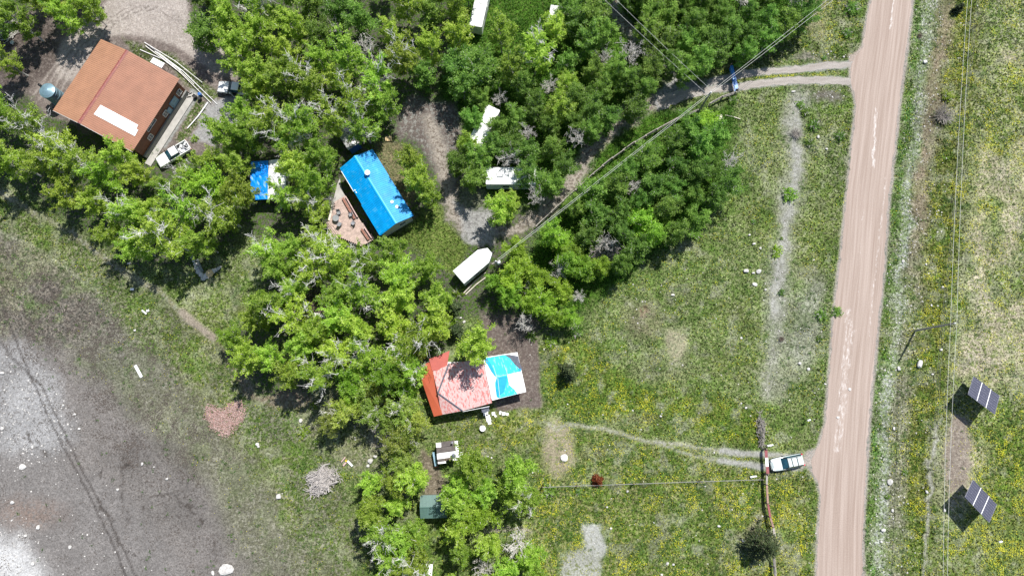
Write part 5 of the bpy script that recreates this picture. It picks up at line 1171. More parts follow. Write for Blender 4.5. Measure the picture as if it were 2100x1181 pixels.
# ------------------------------------------------------------------ trees
def leaf_quads(C, size, rr, up=1.0):
    n = len(C); nrm = rr.normal(size=(n, 3)); nrm[:, 2] = np.abs(nrm[:, 2]) + up; nrm /= np.linalg.norm(nrm, axis=1)[:, None]
    t = rr.normal(size=(n, 3)); a = np.cross(nrm, t); a /= np.linalg.norm(a, axis=1)[:, None] + 1e-9; b = np.cross(nrm, a)
    s = (size * rr.uniform(.6, 1.35, n))[:, None]; a = a * s; b = b * s * .8
    V = np.stack([C - a - b * .4, C + b * .9 - a * .1, C + a + b * .4, C - b * .9 + a * .1], 1).reshape(-1, 3)
    return V, np.arange(n * 4).reshape(n, 4)
def quad_mesh(name, V, q, m):
    me = bpy.data.meshes.new(name); np_mesh(me, V, q); me.materials.append(m); return me
def make_tree(seed, Ht, R, nl, leaf, per, z0=.3, dead=0.0, bare=False, spread_=.24, subs=5, ups=1.0):
    """returns (wood MB, leaf centres, dead MB)"""
    r = random.Random(seed); wd = MB(); dd = MB(); C = []
    trunk = [Vector((0, 0, 0))]
    lean = Vector((r.gauss(0, .05), r.gauss(0, .05), 0)) * Ht
    for k in range(1, 7): trunk.append(Vector((lean.x * (k / 6) ** 2 + r.gauss(0, .06), lean.y * (k / 6) ** 2 + r.gauss(0, .06), Ht * .93 * k / 6)))
    tr = .016 * Ht + .03
    (dd if bare else wd).tube(trunk, [tr * (1 - .8 * k / 6) for k in range(7)], 6)
    def tp(h):
        f = h / (Ht * .93) * 6; i = min(int(f), 5); return trunk[i].lerp(trunk[i + 1], f - i)
    az = r.uniform(0, 6.28)
    for i in range(nl):
        f = (i + r.random()) / nl; hs = Ht * (z0 + (.92 - z0) * f); az += 2.4 + r.gauss(0, .3)
        prof = math.sin(math.pi * min(1, .22 + .70 * (1 - f))) ** .6
        L_ = R * prof * r.uniform(.6, 1.28); el = math.radians(18 + 42 * f * ups + r.gauss(0, 8))
        isdead = r.random() < dead * (.4 + f * 1.2)
        base = tp(hs); d = Vector((math.cos(az) * math.cos(el), math.sin(az) * math.cos(el), math.sin(el)))
        pts = [base]
        for k in range(1, 5):
            p = base + d * L_ * k / 4 + Vector((r.gauss(0, .06) * L_, r.gauss(0, .06) * L_, .10 * L_ * (k / 4) ** 2)); pts.append(p)
        w0 = .012 * L_ + .028
        tgt = dd if (isdead or bare) else wd
        if isdead or bare: w0 *= (1.1 if bare else .95)
        if isdead and not bare: pts = [pts[0]] + [p + d * .06 * L_ * k + Vector((r.gauss(0, .03) * L_, r.gauss(0, .03) * L_, .10 * L_ * k)) for k, p in enumerate(pts[1:], 1)]
        tgt.tube(pts, [w0, w0 * .8, w0 * .62, w0 * .45, w0 * .25], 4)
        segs = [(pts[1].lerp(pts[2], .4), pts[3], 1.0), (pts[3], pts[4] + d * .12 * L_, 1.3)]
        for s in range(subs):
            k = r.uniform(.9, 4); b0 = pts[int(k)].lerp(pts[min(int(k) + 1, 4)], k % 1); a2 = az + r.choice((-1, 1)) * r.uniform(.35, 1.3); e2 = el + r.gauss(.12, .35); l2 = L_ * r.uniform(.2, .52)
            d2 = Vector((math.cos(a2) * math.cos(e2), math.sin(a2) * math.cos(e2), math.sin(e2))); e = b0 + d2 * l2; m_ = b0.lerp(e, .5) + Vector((r.gauss(0, .05), r.gauss(0, .05), r.gauss(0, .05))) * L_
            tgt.tube([b0, m_, e], [w0 * .5, w0 * .38, w0 * .2], 3)
            segs += [(b0.lerp(m_, .5), m_, .8), (m_, e, 1.2)]
            if not (isdead or bare) and r.random() < .6:
                q = m_ + Vector((r.gauss(0, .4), r.gauss(0, .4), abs(r.gauss(.1, .25)))) * l2; segs.append((m_, q, 1.0))
            if isdead or bare:
                for _ in range(3 if bare else 2):
                    p = b0.lerp(e, r.uniform(.2, .9)); q = p + Vector((r.gauss(0, .3), r.gauss(0, .3), abs(r.gauss(.05, .2)))) * l2 * 1.3; dd.tube([p, q], [w0 * .35, w0 * .15], 3)
        if not (isdead or bare):
            for p, q, w_ in segs:
                n = max(3, int(per * (q - p).length * w_ * r.uniform(.6, 1.3)))
                for _ in range(n):
                    u = r.random(); sp = spread_ * (.75 + .5 * u); c = p.lerp(q, u); C.append((c.x + r.gauss(0, sp), c.y + r.gauss(0, sp), c.z + r.gauss(0, sp * .7)))
    if not bare:
        top = trunk[-1]
        for _ in range(70): C.append((top.x + r.gauss(0, .25), top.y + r.gauss(0, .25), top.z + r.gauss(-.1, .4)))
    return wd, np.array(C) if C else None, dd
def mesh_of(mb, name, m):
    me = bpy.data.meshes.new(name); me.from_pydata(mb.v, [], mb.f); me.materials.append(m); me.update(); return me
VAR = {}
def variant(kind, seed, leafm, **kw):
    wd, C, dd = make_tree(seed, **kw); out = {'H': kw['Ht'], 'R': kw['R']}
    rr = np.random.default_rng(seed)
    if wd.v: out['trunk'] = mesh_of(wd, 'trunk', M['bark'])
    if C is not None and len(C):
        V, q = leaf_quads(C, kw['leaf'], rr); out['geo'] = (V, q)
        out['crown'] = {m: quad_mesh('crown', V, q, M[m]) for m in leafm}
    if dd.v: out['dead'] = mesh_of(dd, 'dead_branches', M['branch_white' if kind == 'bigdead' else 'dead'])
    VAR.setdefault(kind, []).append(out)
for s in range(5): variant('big', 100 + s, ('leaf_bright', 'leaf_yellow'), Ht=9.5, R=2.9, nl=27, leaf=.105, per=30, z0=.22, dead=.0, subs=10, spread_=.13)
for s in range(4): variant('bigdead', 200 + s, ('leaf_bright', 'leaf_yellow'), Ht=9.5, R=2.9, nl=27, leaf=.105, per=30, z0=.22, dead=.24, subs=10, spread_=.13)
for s in range(6): variant('small', 300 + s, ('leaf_mid', 'leaf_bright', 'leaf_yellow'), Ht=5.6, R=1.9, nl=25, leaf=.078, per=52, z0=.12, spread_=.14, subs=7)
for s in range(3): variant('bare', 400 + s, (), Ht=5.4, R=1.8, nl=15, leaf=.1, per=0, z0=.35, bare=True, subs=6)
for s in range(3): variant('thin', 500 + s, ('leaf_olive',), Ht=7.5, R=2.8, nl=22, leaf=.10, per=24, z0=.25, dead=.10, subs=8, spread_=.13)
TREES = []; TREE_N = [0]
def place_tree(kind, px, py, rad_px, leafm, zf=.72, sc_=None, vi=None):
    vs = VAR[kind]; v = vs[rnd.randrange(len(vs))] if vi is None else vs[vi % len(vs)]
    dep = H / (CP + (py - 590.5) / FPX * SP * 1.0) if False else H / (CP - (590.5 - py) / FPX * SP)
    s = (rad_px * dep / FPX) / v['R'] if sc_ is None else sc_
    s *= rnd.uniform(.93, 1.07)
    zs = s if s < 1 else s ** .5
    x, y = W2(px, py, v['H'] * zs * zf)
    names = {'big': 'aspen_tree', 'bigdead': 'aspen_tree', 'small': 'aspen_tree', 'bare': 'bare_tree', 'thin': 'willow_tree'}
    t = thing(names[kind], None, 'tree', (x, y, 0), rnd.uniform(0, 6.28)); t.scale = (s, s, zs)
    for part, me_, nm in (('trunk', v.get('trunk'), 'trunk'), ('crown', v['crown'][leafm] if 'crown' in v else None, 'crown'), ('dead', v.get('dead'), 'dead_branches')):
        if me_ is None: continue
        o = bpy.data.objects.new('trunk' if (kind == 'bare') else nm, me_); COL.objects.link(o); o.parent = t
    tone = {'leaf_bright': 'bright green', 'leaf_mid': 'darker green', 'leaf_yellow': 'yellow-green', 'leaf_olive': 'sparse olive-green', None: ''}[leafm]
    ad = {'big': f'leafy {tone} tree', 'bigdead': f'{tone} tree with bare white branches', 'small': f'small {tone} tree', 'bare': 'leafless grey tree', 'thin': f'{tone} tree'}[kind]
    TREES.append([t, px, py, ad])
    return t
def inside(poly, x, y):
    c = False; n = len(poly)
    for i in range(n):
        x1, y1 = poly[i]; x2, y2 = poly[(i + 1) % n]
        if (y1 > y) != (y2 > y) and x < (x2 - x1) * (y - y1) / (y2 - y1) + x1: c = not c
    return c
def dseg(p, a, b):
    ex, ey = b[0] - a[0], b[1] - a[1]; t = max(0, min(1, ((p[0] - a[0]) * ex + (p[1] - a[1]) * ey) / (ex * ex + ey * ey + 1e-9))); return math.hypot(p[0] - a[0] - t * ex, p[1] - a[1] - t * ey)
EXC = [([(205, 80), (370, 163), (395, 190), (335, 300), (270, 308), (110, 228)], 22), ([(440, 165), (484, 165), (484, 200), (440, 200)], 40), ([(345, 300), (380, 285), (392, 305), (365, 325)], 40), ([(862, 1015), (905, 1015), (905, 1060), (862, 1062)], 26), ([(430, 215), (480, 205), (470, 225), (435, 250)], 20),
       ([(697, 346), (764, 306), (849, 444), (785, 486), (740, 470), (700, 475), (674, 453), (682, 400)], 22), ([(515, 335), (540, 332), (540, 408), (515, 405)], 24), ([(695, 275), (712, 266), (725, 290), (712, 303)], 16),
       ([(929, 556), (992, 501), (1017, 527), (951, 581)], 20), ([(996, 378), (1060, 378), (1060, 343), (996, 343)], 16), ([(970, 280), (999, 213), (1020, 227), (990, 285)], 12), ([(962, 45), (980, -10), (1000, -10), (985, 50)], 8), ([(1122, 50), (1130, 15), (1146, 15), (1138, 50)], 8),
       ([(905, 300), (920, 290), (905, 260), (870, 210), (850, 240), (880, 290)], 16), ([(960, 385), (1000, 420), (960, 460), (925, 430)], 20), ([(1100, 450), (1110, 462), (1220, 330), (1205, 305)], 16), ([(1225, 505), (1255, 500), (1250, 525), (1230, 525)], 16),
       ([(1262, 30), (1255, 0), (1240, 0), (1250, 40)], 8), ([(1345, 205), (1470, 165), (1470, 190), (1350, 222)], 18), ([(630, 600), (665, 600), (670, 655), (640, 660)], 12), ([(1265, 245), (1285, 240), (1280, 262)], 10), ([(1492, 140), (1506, 140), (1508, 190), (1498, 190)], 26), ([(1180, 395), (1385, 245), (1386, 247), (1181, 397)], 15), ([(1470, 235), (1485, 235), (1485, 247), (1470, 247)], 24)]
def blocked(x, y, extra):
    for poly, m in EXC:
        m2 = m * extra
        if inside(poly, x, y): return True
        if min(dseg((x, y), poly[i], poly[(i + 1) % len(poly)]) for i in range(len(poly))) < m2: return True
    return False
CROWNS = []
def zone(poly, gap, rad, mix, seed, extra=1.0, tries=6000, edge_in=.0):
    r = random.Random(seed); xs = [p[0] for p in poly]; ys_ = [p[1] for p in poly]; n = 0
    for _ in range(tries):
        x = r.uniform(min(xs), max(xs)); y = r.uniform(min(ys_), max(ys_))
        if not inside(poly, x, y) or blocked(x, y, extra): continue
        g = gap * r.uniform(.9, 1.15)
        if any((x - a) ** 2 + (y - b) ** 2 < (g * .5 + rr * .5) ** 2 for a, b, rr in CROWNS): continue
        k = r.random(); acc = 0
        for kind, lm, p in mix:
            acc += p
            if k <= acc: break
        CROWNS.append((x, y, g)); place_tree(kind, x, y, rad * r.uniform(.85, 1.2), lm); n += 1
    return n
def hand(L_, kind, lm):
    for a in L_: CROWNS.append((a[0], a[1], a[2] * 1.5)); place_tree(kind, a[0], a[1], a[2], lm)
# hand placed crowns that set the outline
hand([(970, 705, 40), (845, 325, 30), (862, 365, 32), (880, 402, 24), (1060, 965, 42), (1045, 1010, 34), (1025, 432, 30), (1050, 415, 24), (5, 120, 28), (965, 960, 40)], 'big', 'leaf_bright')
hand([(850, 705, 40), (825, 715, 34), (690, 530, 40), (600, 650, 38), (655, 770, 40), (690, 720, 38), (745, 600, 38), (600, 590, 34), (455, 440, 40), (340, 490, 42), (160, 330, 36), (385, 430, 38), (560, 250, 36), (780, 1090, 36), (850, 1150, 36), (1085, 1025, 30), (1100, 110, 36)], 'bigdead', 'leaf_bright')
hand([(840, 800, 24), (730, 780, 34), (475, 695, 24), (720, 830, 24)], 'small', 'leaf_yellow')
hand([(700, 845, 36), (675, 865, 28), (730, 835, 30), (765, 835, 36), (790, 870, 30), (830, 850, 38), (855, 865, 32), (815, 905, 32), (840, 900, 30), (770, 815, 28), (820, 930, 24), (740, 800, 30), (820, 955, 26), (760, 780, 26)], 'thin', 'leaf_olive')
hand([(1240, 120, 18), (1127, 180, 22), (1080, 275, 22), (1180, 285, 22), (1298, 385, 20), (750, 100, 26), (690, 60, 16), (1025, 205, 18), (1150, 555, 24), (1240, 500, 24), (1185, 610, 16), (1075, 665, 20), (1088, 590, 16), (680, 410, 14)], 'bare', None)
hand([(1130, 480, 26), (1150, 500, 24), (1165, 545, 30), (1200, 550, 28), (1070, 545, 30), (1040, 570, 26), (1100, 575, 28), (1180, 520, 26), (1060, 510, 26), (1230, 545, 22), (1120, 625, 30), (1150, 600, 28), (1165, 650, 20), (1090, 620, 24), (1045, 610, 24), (1140, 660, 20), (1020, 580, 20)], 'small', 'leaf_yellow')
cnt = {}
cnt['A'] = zone([(-40, 190), (60, 215), (110, 255), (165, 275), (200, 310), (300, 325), (400, 330), (425, 290), (430, 245), (500, 215), (500, 150), (540, 150), (640, 120), (790, 165), (800, 215), (760, 300), (690, 250), (650, 300), (680, 345), (640, 430), (590, 430), (500, 430), (480, 470), (420, 500), (380, 530), (310, 520), (250, 500), (190, 430), (110, 400), (40, 340), (-40, 320)], 46, 32, (('big', 'leaf_bright', .56), ('bigdead', 'leaf_bright', .26), ('big', 'leaf_yellow', .18)), 1)
cnt['B'] = zone([(380, -40), (960, -40), (960, 60), (1150, 60), (1150, 120), (1000, 150), (960, 200), (880, 170), (840, 130), (800, 180), (640, 110), (500, 150), (470, 110), (410, 70)], 52, 33, (('big', 'leaf_bright', .55), ('bigdead', 'leaf_bright', .15), ('small', 'leaf_mid', .3)), 2)
cnt['F'] = zone([(545, 505), (640, 490), (720, 490), (790, 510), (870, 545), (910, 600), (905, 680), (890, 730), (850, 770), (780, 765), (700, 790), (640, 780), (560, 775), (500, 735), (470, 700), (500, 670), (560, 620), (570, 560)], 46, 32, (('big', 'leaf_bright', .62), ('bigdead', 'leaf_bright', .26), ('big', 'leaf_yellow', .14)), 3)
cnt['H'] = zone([(735, 990), (790, 965), (850, 975), (850, 1030), (845, 1080), (880, 1120), (870, 1220), (780, 1220), (770, 1130), (730, 1070)], 42, 31, (('big', 'leaf_bright', .9), ('bigdead', 'leaf_bright', .1)), 4)
cnt['I'] = zone([(925, 950), (1000, 955), (1010, 1010), (1000, 1070), (940, 1090), (930, 1010)], 40, 30, (('big', 'leaf_bright', .8), ('small', 'leaf_yellow', .2)), 5)
cnt['J'] = zone([(945, 1120), (1070, 1110), (1100, 1150), (1090, 1230), (920, 1230)], 40, 30, (('big', 'leaf_bright', .8), ('bare', None, .2)), 6)
cnt['K'] = zone([(-40, -40), (200, -40), (185, 15), (130, 45), (60, 25), (30, 60), (-40, 60)], 42, 30, (('big', 'leaf_bright', .6), ('small', 'leaf_mid', .4)), 7)
cnt['C'] = zone([(965, 120), (1160, 90), (1250, 60), (1335, 130), (1330, 200), (1270, 240), (1205, 300), (1150, 355), (1120, 400), (1075, 430), (1040, 440), (930, 330), (960, 300), (955, 200)], 36, 25, (('small', 'leaf_mid', .88), ('small', 'leaf_bright', .09), ('bare', None, .03)), 8)
cnt['C2'] = zone([(1150, -40), (1240, -40), (1245, 60), (1160, 80)], 38, 26, (('small', 'leaf_mid', 1),), 18)
cnt['D'] = zone([(1300, 40), (1290, -40), (1690, -40), (1650, 40), (1560, 95), (1490, 130), (1420, 150), (1370, 140)], 37, 27, (('small', 'leaf_mid', .97), ('bare', None, .03)), 9)
cnt['E'] = zone([(1470, 235), (1500, 280), (1500, 380), (1440, 450), (1340, 510), (1280, 540), (1220, 570), (1170, 440), (1150, 470), (1120, 450), (1200, 380), (1290, 310), (1360, 275), (1420, 250)], 37, 27, (('small', 'leaf_mid', .9), ('small', 'leaf_yellow', .07), ('bare', None, .03)), 10)
print('TREES', cnt, len(TREES))
for t in TREES: t[0]['group'] = {'aspen_tree': 'leafy trees of the wood', 'bare_tree': 'leafless trees of the wood', 'willow_tree': 'sparse olive trees by the shack'}[t[0].name.split('.')[0]]
auto_label(TREES, 'tree')

# conifers
def conifer(px, py, ht, R, label, m='leaf_dark', name='spruce_tree', seed=1, dens=1.0):
    rr = np.random.default_rng(seed); t = thing(name, label, 'tree', (*W2(px, py, ht * .35), 0))
    wd = MB(); wd.tube([(0, 0, 0), (0, 0, ht * .5), (0, 0, ht)], [.16, .1, .02], 7); Cs = []
    nb = int(70 * dens)
    for i in range(nb):
        f = (i + rr.random()) / nb; z = ht * (.06 + .9 * f); L_ = R * (1 - f) ** .8 * rr.uniform(.7, 1.15) + .1; a = rr.uniform(0, 6.28)
        e = np.array((math.cos(a) * L_, math.sin(a) * L_, -.12 * L_)); wd.tube([(0, 0, z), (e[0], e[1], z + e[2])], [.03, .012], 3)
        k = int(40 * L_ / R + 14); s = rr.uniform(.2, 1.05, k)[:, None]; p = e * s + rr.normal(size=(k, 3)) * (.13, .13, .07); p[:, 2] += z; Cs.append(p)
    V, q = leaf_quads(np.concatenate(Cs), .12, rr, .6)
    wd.build('trunk', M['dark_bark'], t); o = bpy.data.objects.new('crown', quad_mesh('crown', V, q, M[m])); COL.objects.link(o); o.parent = t
    return t
conifer(1563, 1117, 6.6, 2.8, 'broad dark spruce standing over the plank fence near the bottom edge', seed=3, dens=1.7)
conifer(1166, 764, 4.6, 1.5, 'dark cone-shaped spruce standing alone in the meadow right of the tarp-covered shed', seed=4)
conifer(930, 632, 4.5, 1.2, 'slim dark spruce at the right edge of the round grove', seed=5)
conifer(1226, 985, 1.6, .7, 'small dead orange-brown spruce standing on the meadow wire fence', m='leaf_orange', seed=6, dens=.5)
conifer(935, 680, 3.6, 1.3, 'dark spruce above the red cabin, between two leafy trees', seed=7)
conifer(820, 790, 4.2, 1.5, 'dark spruce left of the red cabin', seed=8)
conifer(1965, 18, 1.8, .7, 'small dark spruce at the top edge right of the dirt road', seed=9, dens=.6)

# shrubs
SHR = []
def shrub_mesh(seed, m, dens=260, leaf=.09):
    rr = np.random.default_rng(seed); C = rr.normal(size=(dens, 3)); C /= np.linalg.norm(C, axis=1)[:, None]; C *= rr.uniform(.45, 1.05, dens)[:, None] * (1 + .25 * np.sin(3 * C[:, :1] * 3)); C[:, 2] = np.abs(C[:, 2]) * .8 + .05
    V, q = leaf_quads(C, leaf, rr, .4); return quad_mesh('foliage', V, q, M[m])
sm_green = [shrub_mesh(s, 'leaf_bright', 300, .13) for s in (1, 2)]; sm_mid = [shrub_mesh(s, 'leaf_mid', 300, .13) for s in (3, 4)]; sm_yel = [shrub_mesh(s, 'leaf_yellow', 300, .13) for s in (5, 6)]
def stems(seed, n, m='dead'):
    r = random.Random(seed); mb = MB()
    for _ in range(n):
        a = r.uniform(0, 6.28); l = r.uniform(.6, 1.1); e = Vector((math.cos(a) * l, math.sin(a) * l, r.uniform(.3, .9))); k = e * .5 + Vector((r.gauss(0, .06), r.gauss(0, .06), .12)); mb.tube([(0, 0, 0), k, e], [.03, .022, .01], 3)
        p = k; q = p + Vector((r.gauss(0, .25), r.gauss(0, .25), .25)); mb.tube([p, q], [.015, .007], 3)
    return mesh_of(mb, 'stems', M[m])
stem_m = [stems(1, 22), stems(2, 80, 'grey_wood'), stems(3, 110, 'dark_bark')]
def shrub(px, py, rpx, kind, adj):
    s = rpx / 14.0; t = thing('shrub', None, 'shrub', W(px, py), rnd.uniform(0, 6.28), 'shrubs on open ground'); t.scale = (s, s, s * .9)
    if kind == 'twig': ms = [('stems', stem_m[1 + rnd.randrange(2)])]
    else: ms = [('stems', stem_m[0]), ('foliage', {'g': sm_green, 'm': sm_mid, 'y': sm_yel}[kind][rnd.randrange(2)])]
    for n_, me_ in ms: o = bpy.data.objects.new(n_, me_); COL.objects.link(o); o.parent = t
    SHR.append([t, px, py, adj])
for a in [(1930, 240, 26, 'twig', 'wide bare twiggy shrub'), (1942, 200, 14, 'g', 'small green shrub'), (1632, 275, 16, 'twig', 'bare twiggy shrub'), (1650, 230, 12, 'm', 'low dark green shrub'), (1668, 258, 14, 'm', 'low green shrub'), (1660, 295, 11, 'm', 'low green shrub'), (1722, 280, 12, 'm', 'low dark green shrub'),
          (1640, 215, 10, 'm', 'low green shrub'), (1617, 400, 17, 'y', 'round yellow-green shrub'), (1593, 513, 12, 'y', 'yellow-green oval shrub'), (1590, 522, 9, 'y', 'small yellow-green shrub'), (1602, 489, 4, 'm', 'tiny green shrub'), (1855, 968, 7, 'm', 'tiny green shrub'), (1820, 1018, 6, 'm', 'tiny green shrub'),
          (1745, 20, 18, 'm', 'leafy green shrub'), (1735, 70, 12, 'm', 'low green shrub'), (1715, 640, 12, 'm', 'dark green shrub'), (1683, 645, 13, 'm', 'dark green shrub'), (1680, 695, 8, 'm', 'small dark shrub'), (1602, 695, 7, 'twig', 'small twiggy shrub'), (1602, 600, 8, 'm', 'small green shrub'),
          (1502, 205, 12, 'm', 'leafy green shrub'), (1480, 345, 14, 'm', 'green shrub'), (1430, 480, 10, 'y', 'yellow-green shrub'), (1560, 855, 8, 'g', 'small green shrub'), (1563, 870, 6, 'g', 'small green shrub'), (705, 975, 6, 'g', 'tiny bright green shrub'), (625, 885, 12, 'g', 'small bright green shrub'), (645, 832, 8, 'g', 'small bright green shrub'),
          (648, 905, 6, 'g', 'tiny bright green shrub'), (1185, 1008, 7, 'm', 'small green shrub'), (1125, 1005, 14, 'm', 'low green shrub'), (1540, 545, 5, 'm', 'tiny dark green shrub'), (1415, 475, 8, 'y', 'yellow-green shrub'), (925, 655, 16, 'y', 'olive shrub'), (940, 600, 12, 'y', 'olive shrub'), (1180, 680, 16, 'm', 'leafy green shrub'), (1130, 700, 14, 'y', 'leafy yellow-green shrub'),
          (1090, 690, 12, 'm', 'dark leafy shrub'), (945, 905, 7, 'y', 'small olive shrub'), (870, 1100, 8, 'g', 'green shrub'), (790, 960, 12, 'y', 'olive shrub'), (1545, 455, 6, 'm', 'small green shrub'), (1500, 330, 7, 'm', 'small green shrub'), (1885, 75, 7, 'twig', 'small twiggy shrub'), (1690, 120, 6, 'm', 'small green shrub'), (400, 285, 9, 'g', 'small green shrub'), (745, 760, 18, 'y', 'leafy shrub')]:
    shrub(*a)
auto_label(SHR, 'shrub')

# ------------------------------------------------------------------ stones
def rock_mesh(seed):
    import bmesh
    bm = bmesh.new(); bmesh.ops.create_icosphere(bm, subdivisions=2, radius=1); r = random.Random(seed)
    pl = [(Vector((r.gauss(0, 1), r.gauss(0, 1), r.gauss(0, 1))).normalized(), r.uniform(.55, .85)) for _ in range(9)]
    for v in bm.verts:
        for n_, d_ in pl:
            k = v.co.dot(n_)
            if k > d_: v.co -= n_ * (k - d_)
        v.co.z = v.co.z * .7 + .35
    me_ = bpy.data.meshes.new('boulder'); bm.to_mesh(me_); bm.free(); me_.materials.append(M['stone']); return me_
RM = [rock_mesh(s) for s in range(6)]
ROCKS = []
for (px_, py_, sx_, sy_, adj) in [(1885, 747, .38, .85, 'large upright-lying white boulder'), (1897, 128, .34, .42, 'white boulder'), (1843, 756, .25, .45, 'white rock'), (1825, 988, .45, .5, 'pale angular boulder'), (1811, 1086, .4, .32, 'pale rock'), (1807, 1110, .2, .25, 'pale rock'), (1830, 1046, .26, .26, 'pale rock'), (1833, 878, .25, .28, 'pale rock'), (1930, 717, .22, .25, 'white rock'), (1852, 536, .22, .32, 'white rock'),
                              (1933, 589, .2, .22, 'white rock'), (1910, 626, .2, .2, 'white rock'), (1899, 542, .18, .2, 'white rock'), (1912, 767, .2, .2, 'white rock'), (1678, 281, .28, .3, 'square white rock'), (1695, 306, .22, .22, 'white rock'), (1627, 188, .5, .15, 'long grey rock'), (1640, 745, .25, .25, 'white rock'), (1658, 757, .25, .3, 'white rock'),
                              (1548, 583, .55, .3, 'long white rock'), (1530, 556, .45, .4, 'white rock'), (1556, 557, .45, .4, 'white rock'), (1545, 560, .25, .2, 'white rock'), (1520, 693, .25, .2, 'white rock'), (1546, 500, .3, .25, 'white rock'), (1559, 509, .22, .25, 'white rock'), (1537, 482, .2, .2, 'white rock'), (1570, 594, .2, .2, 'pale rock'), (1380, 605, .3, .2, 'pale rock'),
                              (1157, 938, .75, .6, 'large flat white boulder'), (1474, 1078, .25, .25, 'white rock'), (1369, 1155, .25, .25, 'white rock'), (1381, 1157, .2, .2, 'white rock'), (1524, 1107, .25, .25, 'white rock'), (1287, 1007, .2, .2, 'white rock'), (1245, 1039, .18, .18, 'white rock'), (1253, 1083, .2, .2, 'white rock'), (1357, 1178, .2, .2, 'white rock'), (1355, 853, .25, .15, 'pale rock'), (1530, 836, .2, .2, 'white rock'), (1520, 827, .18, .18, 'white rock'),
                              (465, 1168, 1.15, .95, 'largest pale boulder'), (47, 957, .6, .5, 'large white boulder'), (79, 1081, .28, .42, 'white rock'), (26, 1030, .35, .3, 'white rock'), (53, 1098, .25, .25, 'white rock'), (144, 1121, .3, .3, 'white rock'), (242, 1003, .25, .25, 'white rock'), (343, 981, .25, .22, 'white rock'), (292, 951, .22, .28, 'white rock'), (163, 879, .22, .22, 'white rock'), (154, 849, .22, .22, 'white rock'), (130, 831, .25, .2, 'white rock'), (5, 878, .35, .3, 'white rock'), (67, 916, .2, .3, 'white rock'),
                              (316, 957, .15, .15, 'small white rock'), (68, 1155, .3, .4, 'white rock'), (437, 1174, .25, .4, 'white rock'), (5, 765, .35, .25, 'pale rock'), (277, 677, .22, .22, 'pale rock'), (1742, 798, .35, .25, 'white rock'), (1718, 856, .25, .25, 'white rock'), (1692, 787, .2, .2, 'white rock'), (265, 540, .3, .2, 'grey rock'), (572, 1018, .4, .5, 'pale rubble stone'), (528, 911, .3, .3, 'white stone'), (530, 915, .25, .2, 'flat white stone'),
                              (760, 944, .45, .5, 'pale rubble stone'), (770, 935, .35, .3, 'pale rubble stone'), (755, 955, .25, .3, 'pale rubble stone'), (617, 862, .35, .35, 'grey rubble stone'), (1000, 935, .2, .15, 'white stone'), (1008, 938, .15, .2, 'white stone'), (945, 652, .2, .2, 'white stone'), (952, 660, .25, .25, 'white stone'), (1580, 914, .15, .2, 'small white rock'), (1730, 117, .2, .2, 'white rock'), (1862, 1032, .1, .1, 'small white rock'), (1900, 1008, .2, .4, 'white rock'), (1937, 1045, .25, .3, 'white rock')]:
    o = bpy.data.objects.new('rock', RM[rnd.randrange(6)]); COL.objects.link(o); o.location = W(px_, py_); o.rotation_euler = (0, 0, rnd.uniform(-.4, .4)); o.scale = (sx_, sy_, (sx_ + sy_) * (.38 if sx_ < .5 else .2)); tag(o, None, 'rock', 'pale rocks on the ground'); ROCKS.append([o, px_, py_, adj])
auto_label(ROCKS, 'rock')

# ------------------------------------------------------------------ stuff: small stones, grass, dandelions, undergrowth
G2 = lambda a: a.reshape(nr, nc)
fine = (np.abs(GX.ravel()) < 93) & (GY.ravel() > -29) & (GY.ravel() < 73)
def sampler(weight, n, seed):
    r = np.random.default_rng(seed); wgt = np.where(fine, np.clip(weight, 0, None), 0); p = wgt / wgt.sum(); i = r.choice(len(p), n, p=p)
    return i, GX.ravel()[i] + r.uniform(-.11, .11, n), GY.ravel()[i] + r.uniform(-.11, .11, n), r
inroad = gl < 2
for L_ in (R1, R2): inroad |= sdf_line(L_, gpx, gpy) < 8
BL = np.zeros(nG, bool)
for poly, m in ([(e[0], 2) for e in EXC[:12]] + [([(858, 750), (922, 719), (1062, 723), (1080, 805), (905, 852), (890, 853)], 2), ([(862, 1063), (917, 1061), (916, 1014), (862, 1015)], 2), ([(895, 910), (940, 903), (945, 940), (900, 950)], 2)]): BL |= sdf_poly(poly, gpx, gpy) < m
# grass tufts: each a pair of crossed little blades fans coloured like the ground they grow on
i, X, Y, r = sampler(np.clip(TF, 0, 1.2) * (~inroad) * (~BL) + 1e-9, 260000, 11)
n = len(X); h_ = r.uniform(.06, .2, n) * np.clip(TF[i] * 1.1, .35, 1.1); wd_ = r.uniform(.05, .17, n); az = r.uniform(0, 6.28, n); zb = rel[i] - .02
V = np.zeros((n, 6, 3)); 
for j in range(2):
    a = az + j * 1.6; dx, dy = np.cos(a) * wd_, np.sin(a) * wd_; lx, ly = r.normal(0, .06, n), r.normal(0, .06, n)
    V[:, 3 * j] = np.stack([X - dx, Y - dy, zb], 1); V[:, 3 * j + 1] = np.stack([X + dx, Y + dy, zb], 1); V[:, 3 * j + 2] = np.stack([X + lx, Y + ly, zb + h_], 1)
me = bpy.data.meshes.new("grass"); np_mesh(me, V.reshape(-1, 3), np.arange(n * 6).reshape(-1, 3))
sel = (r.random(n) < AM[i])[:, None]; cc = np.where(sel, CB[i], CA[i]) * (r.uniform(.45, 1.45, n) ** 1.6 + .25)[:, None]
vcol(me, "tint", np.repeat(np.clip(cc, 0, .8), 6, axis=0))
gmm = bpy.data.materials.new("grass_blades"); gmm.use_nodes = True; nt = gmm.node_tree; nt.nodes.clear(); L = nt.links.new
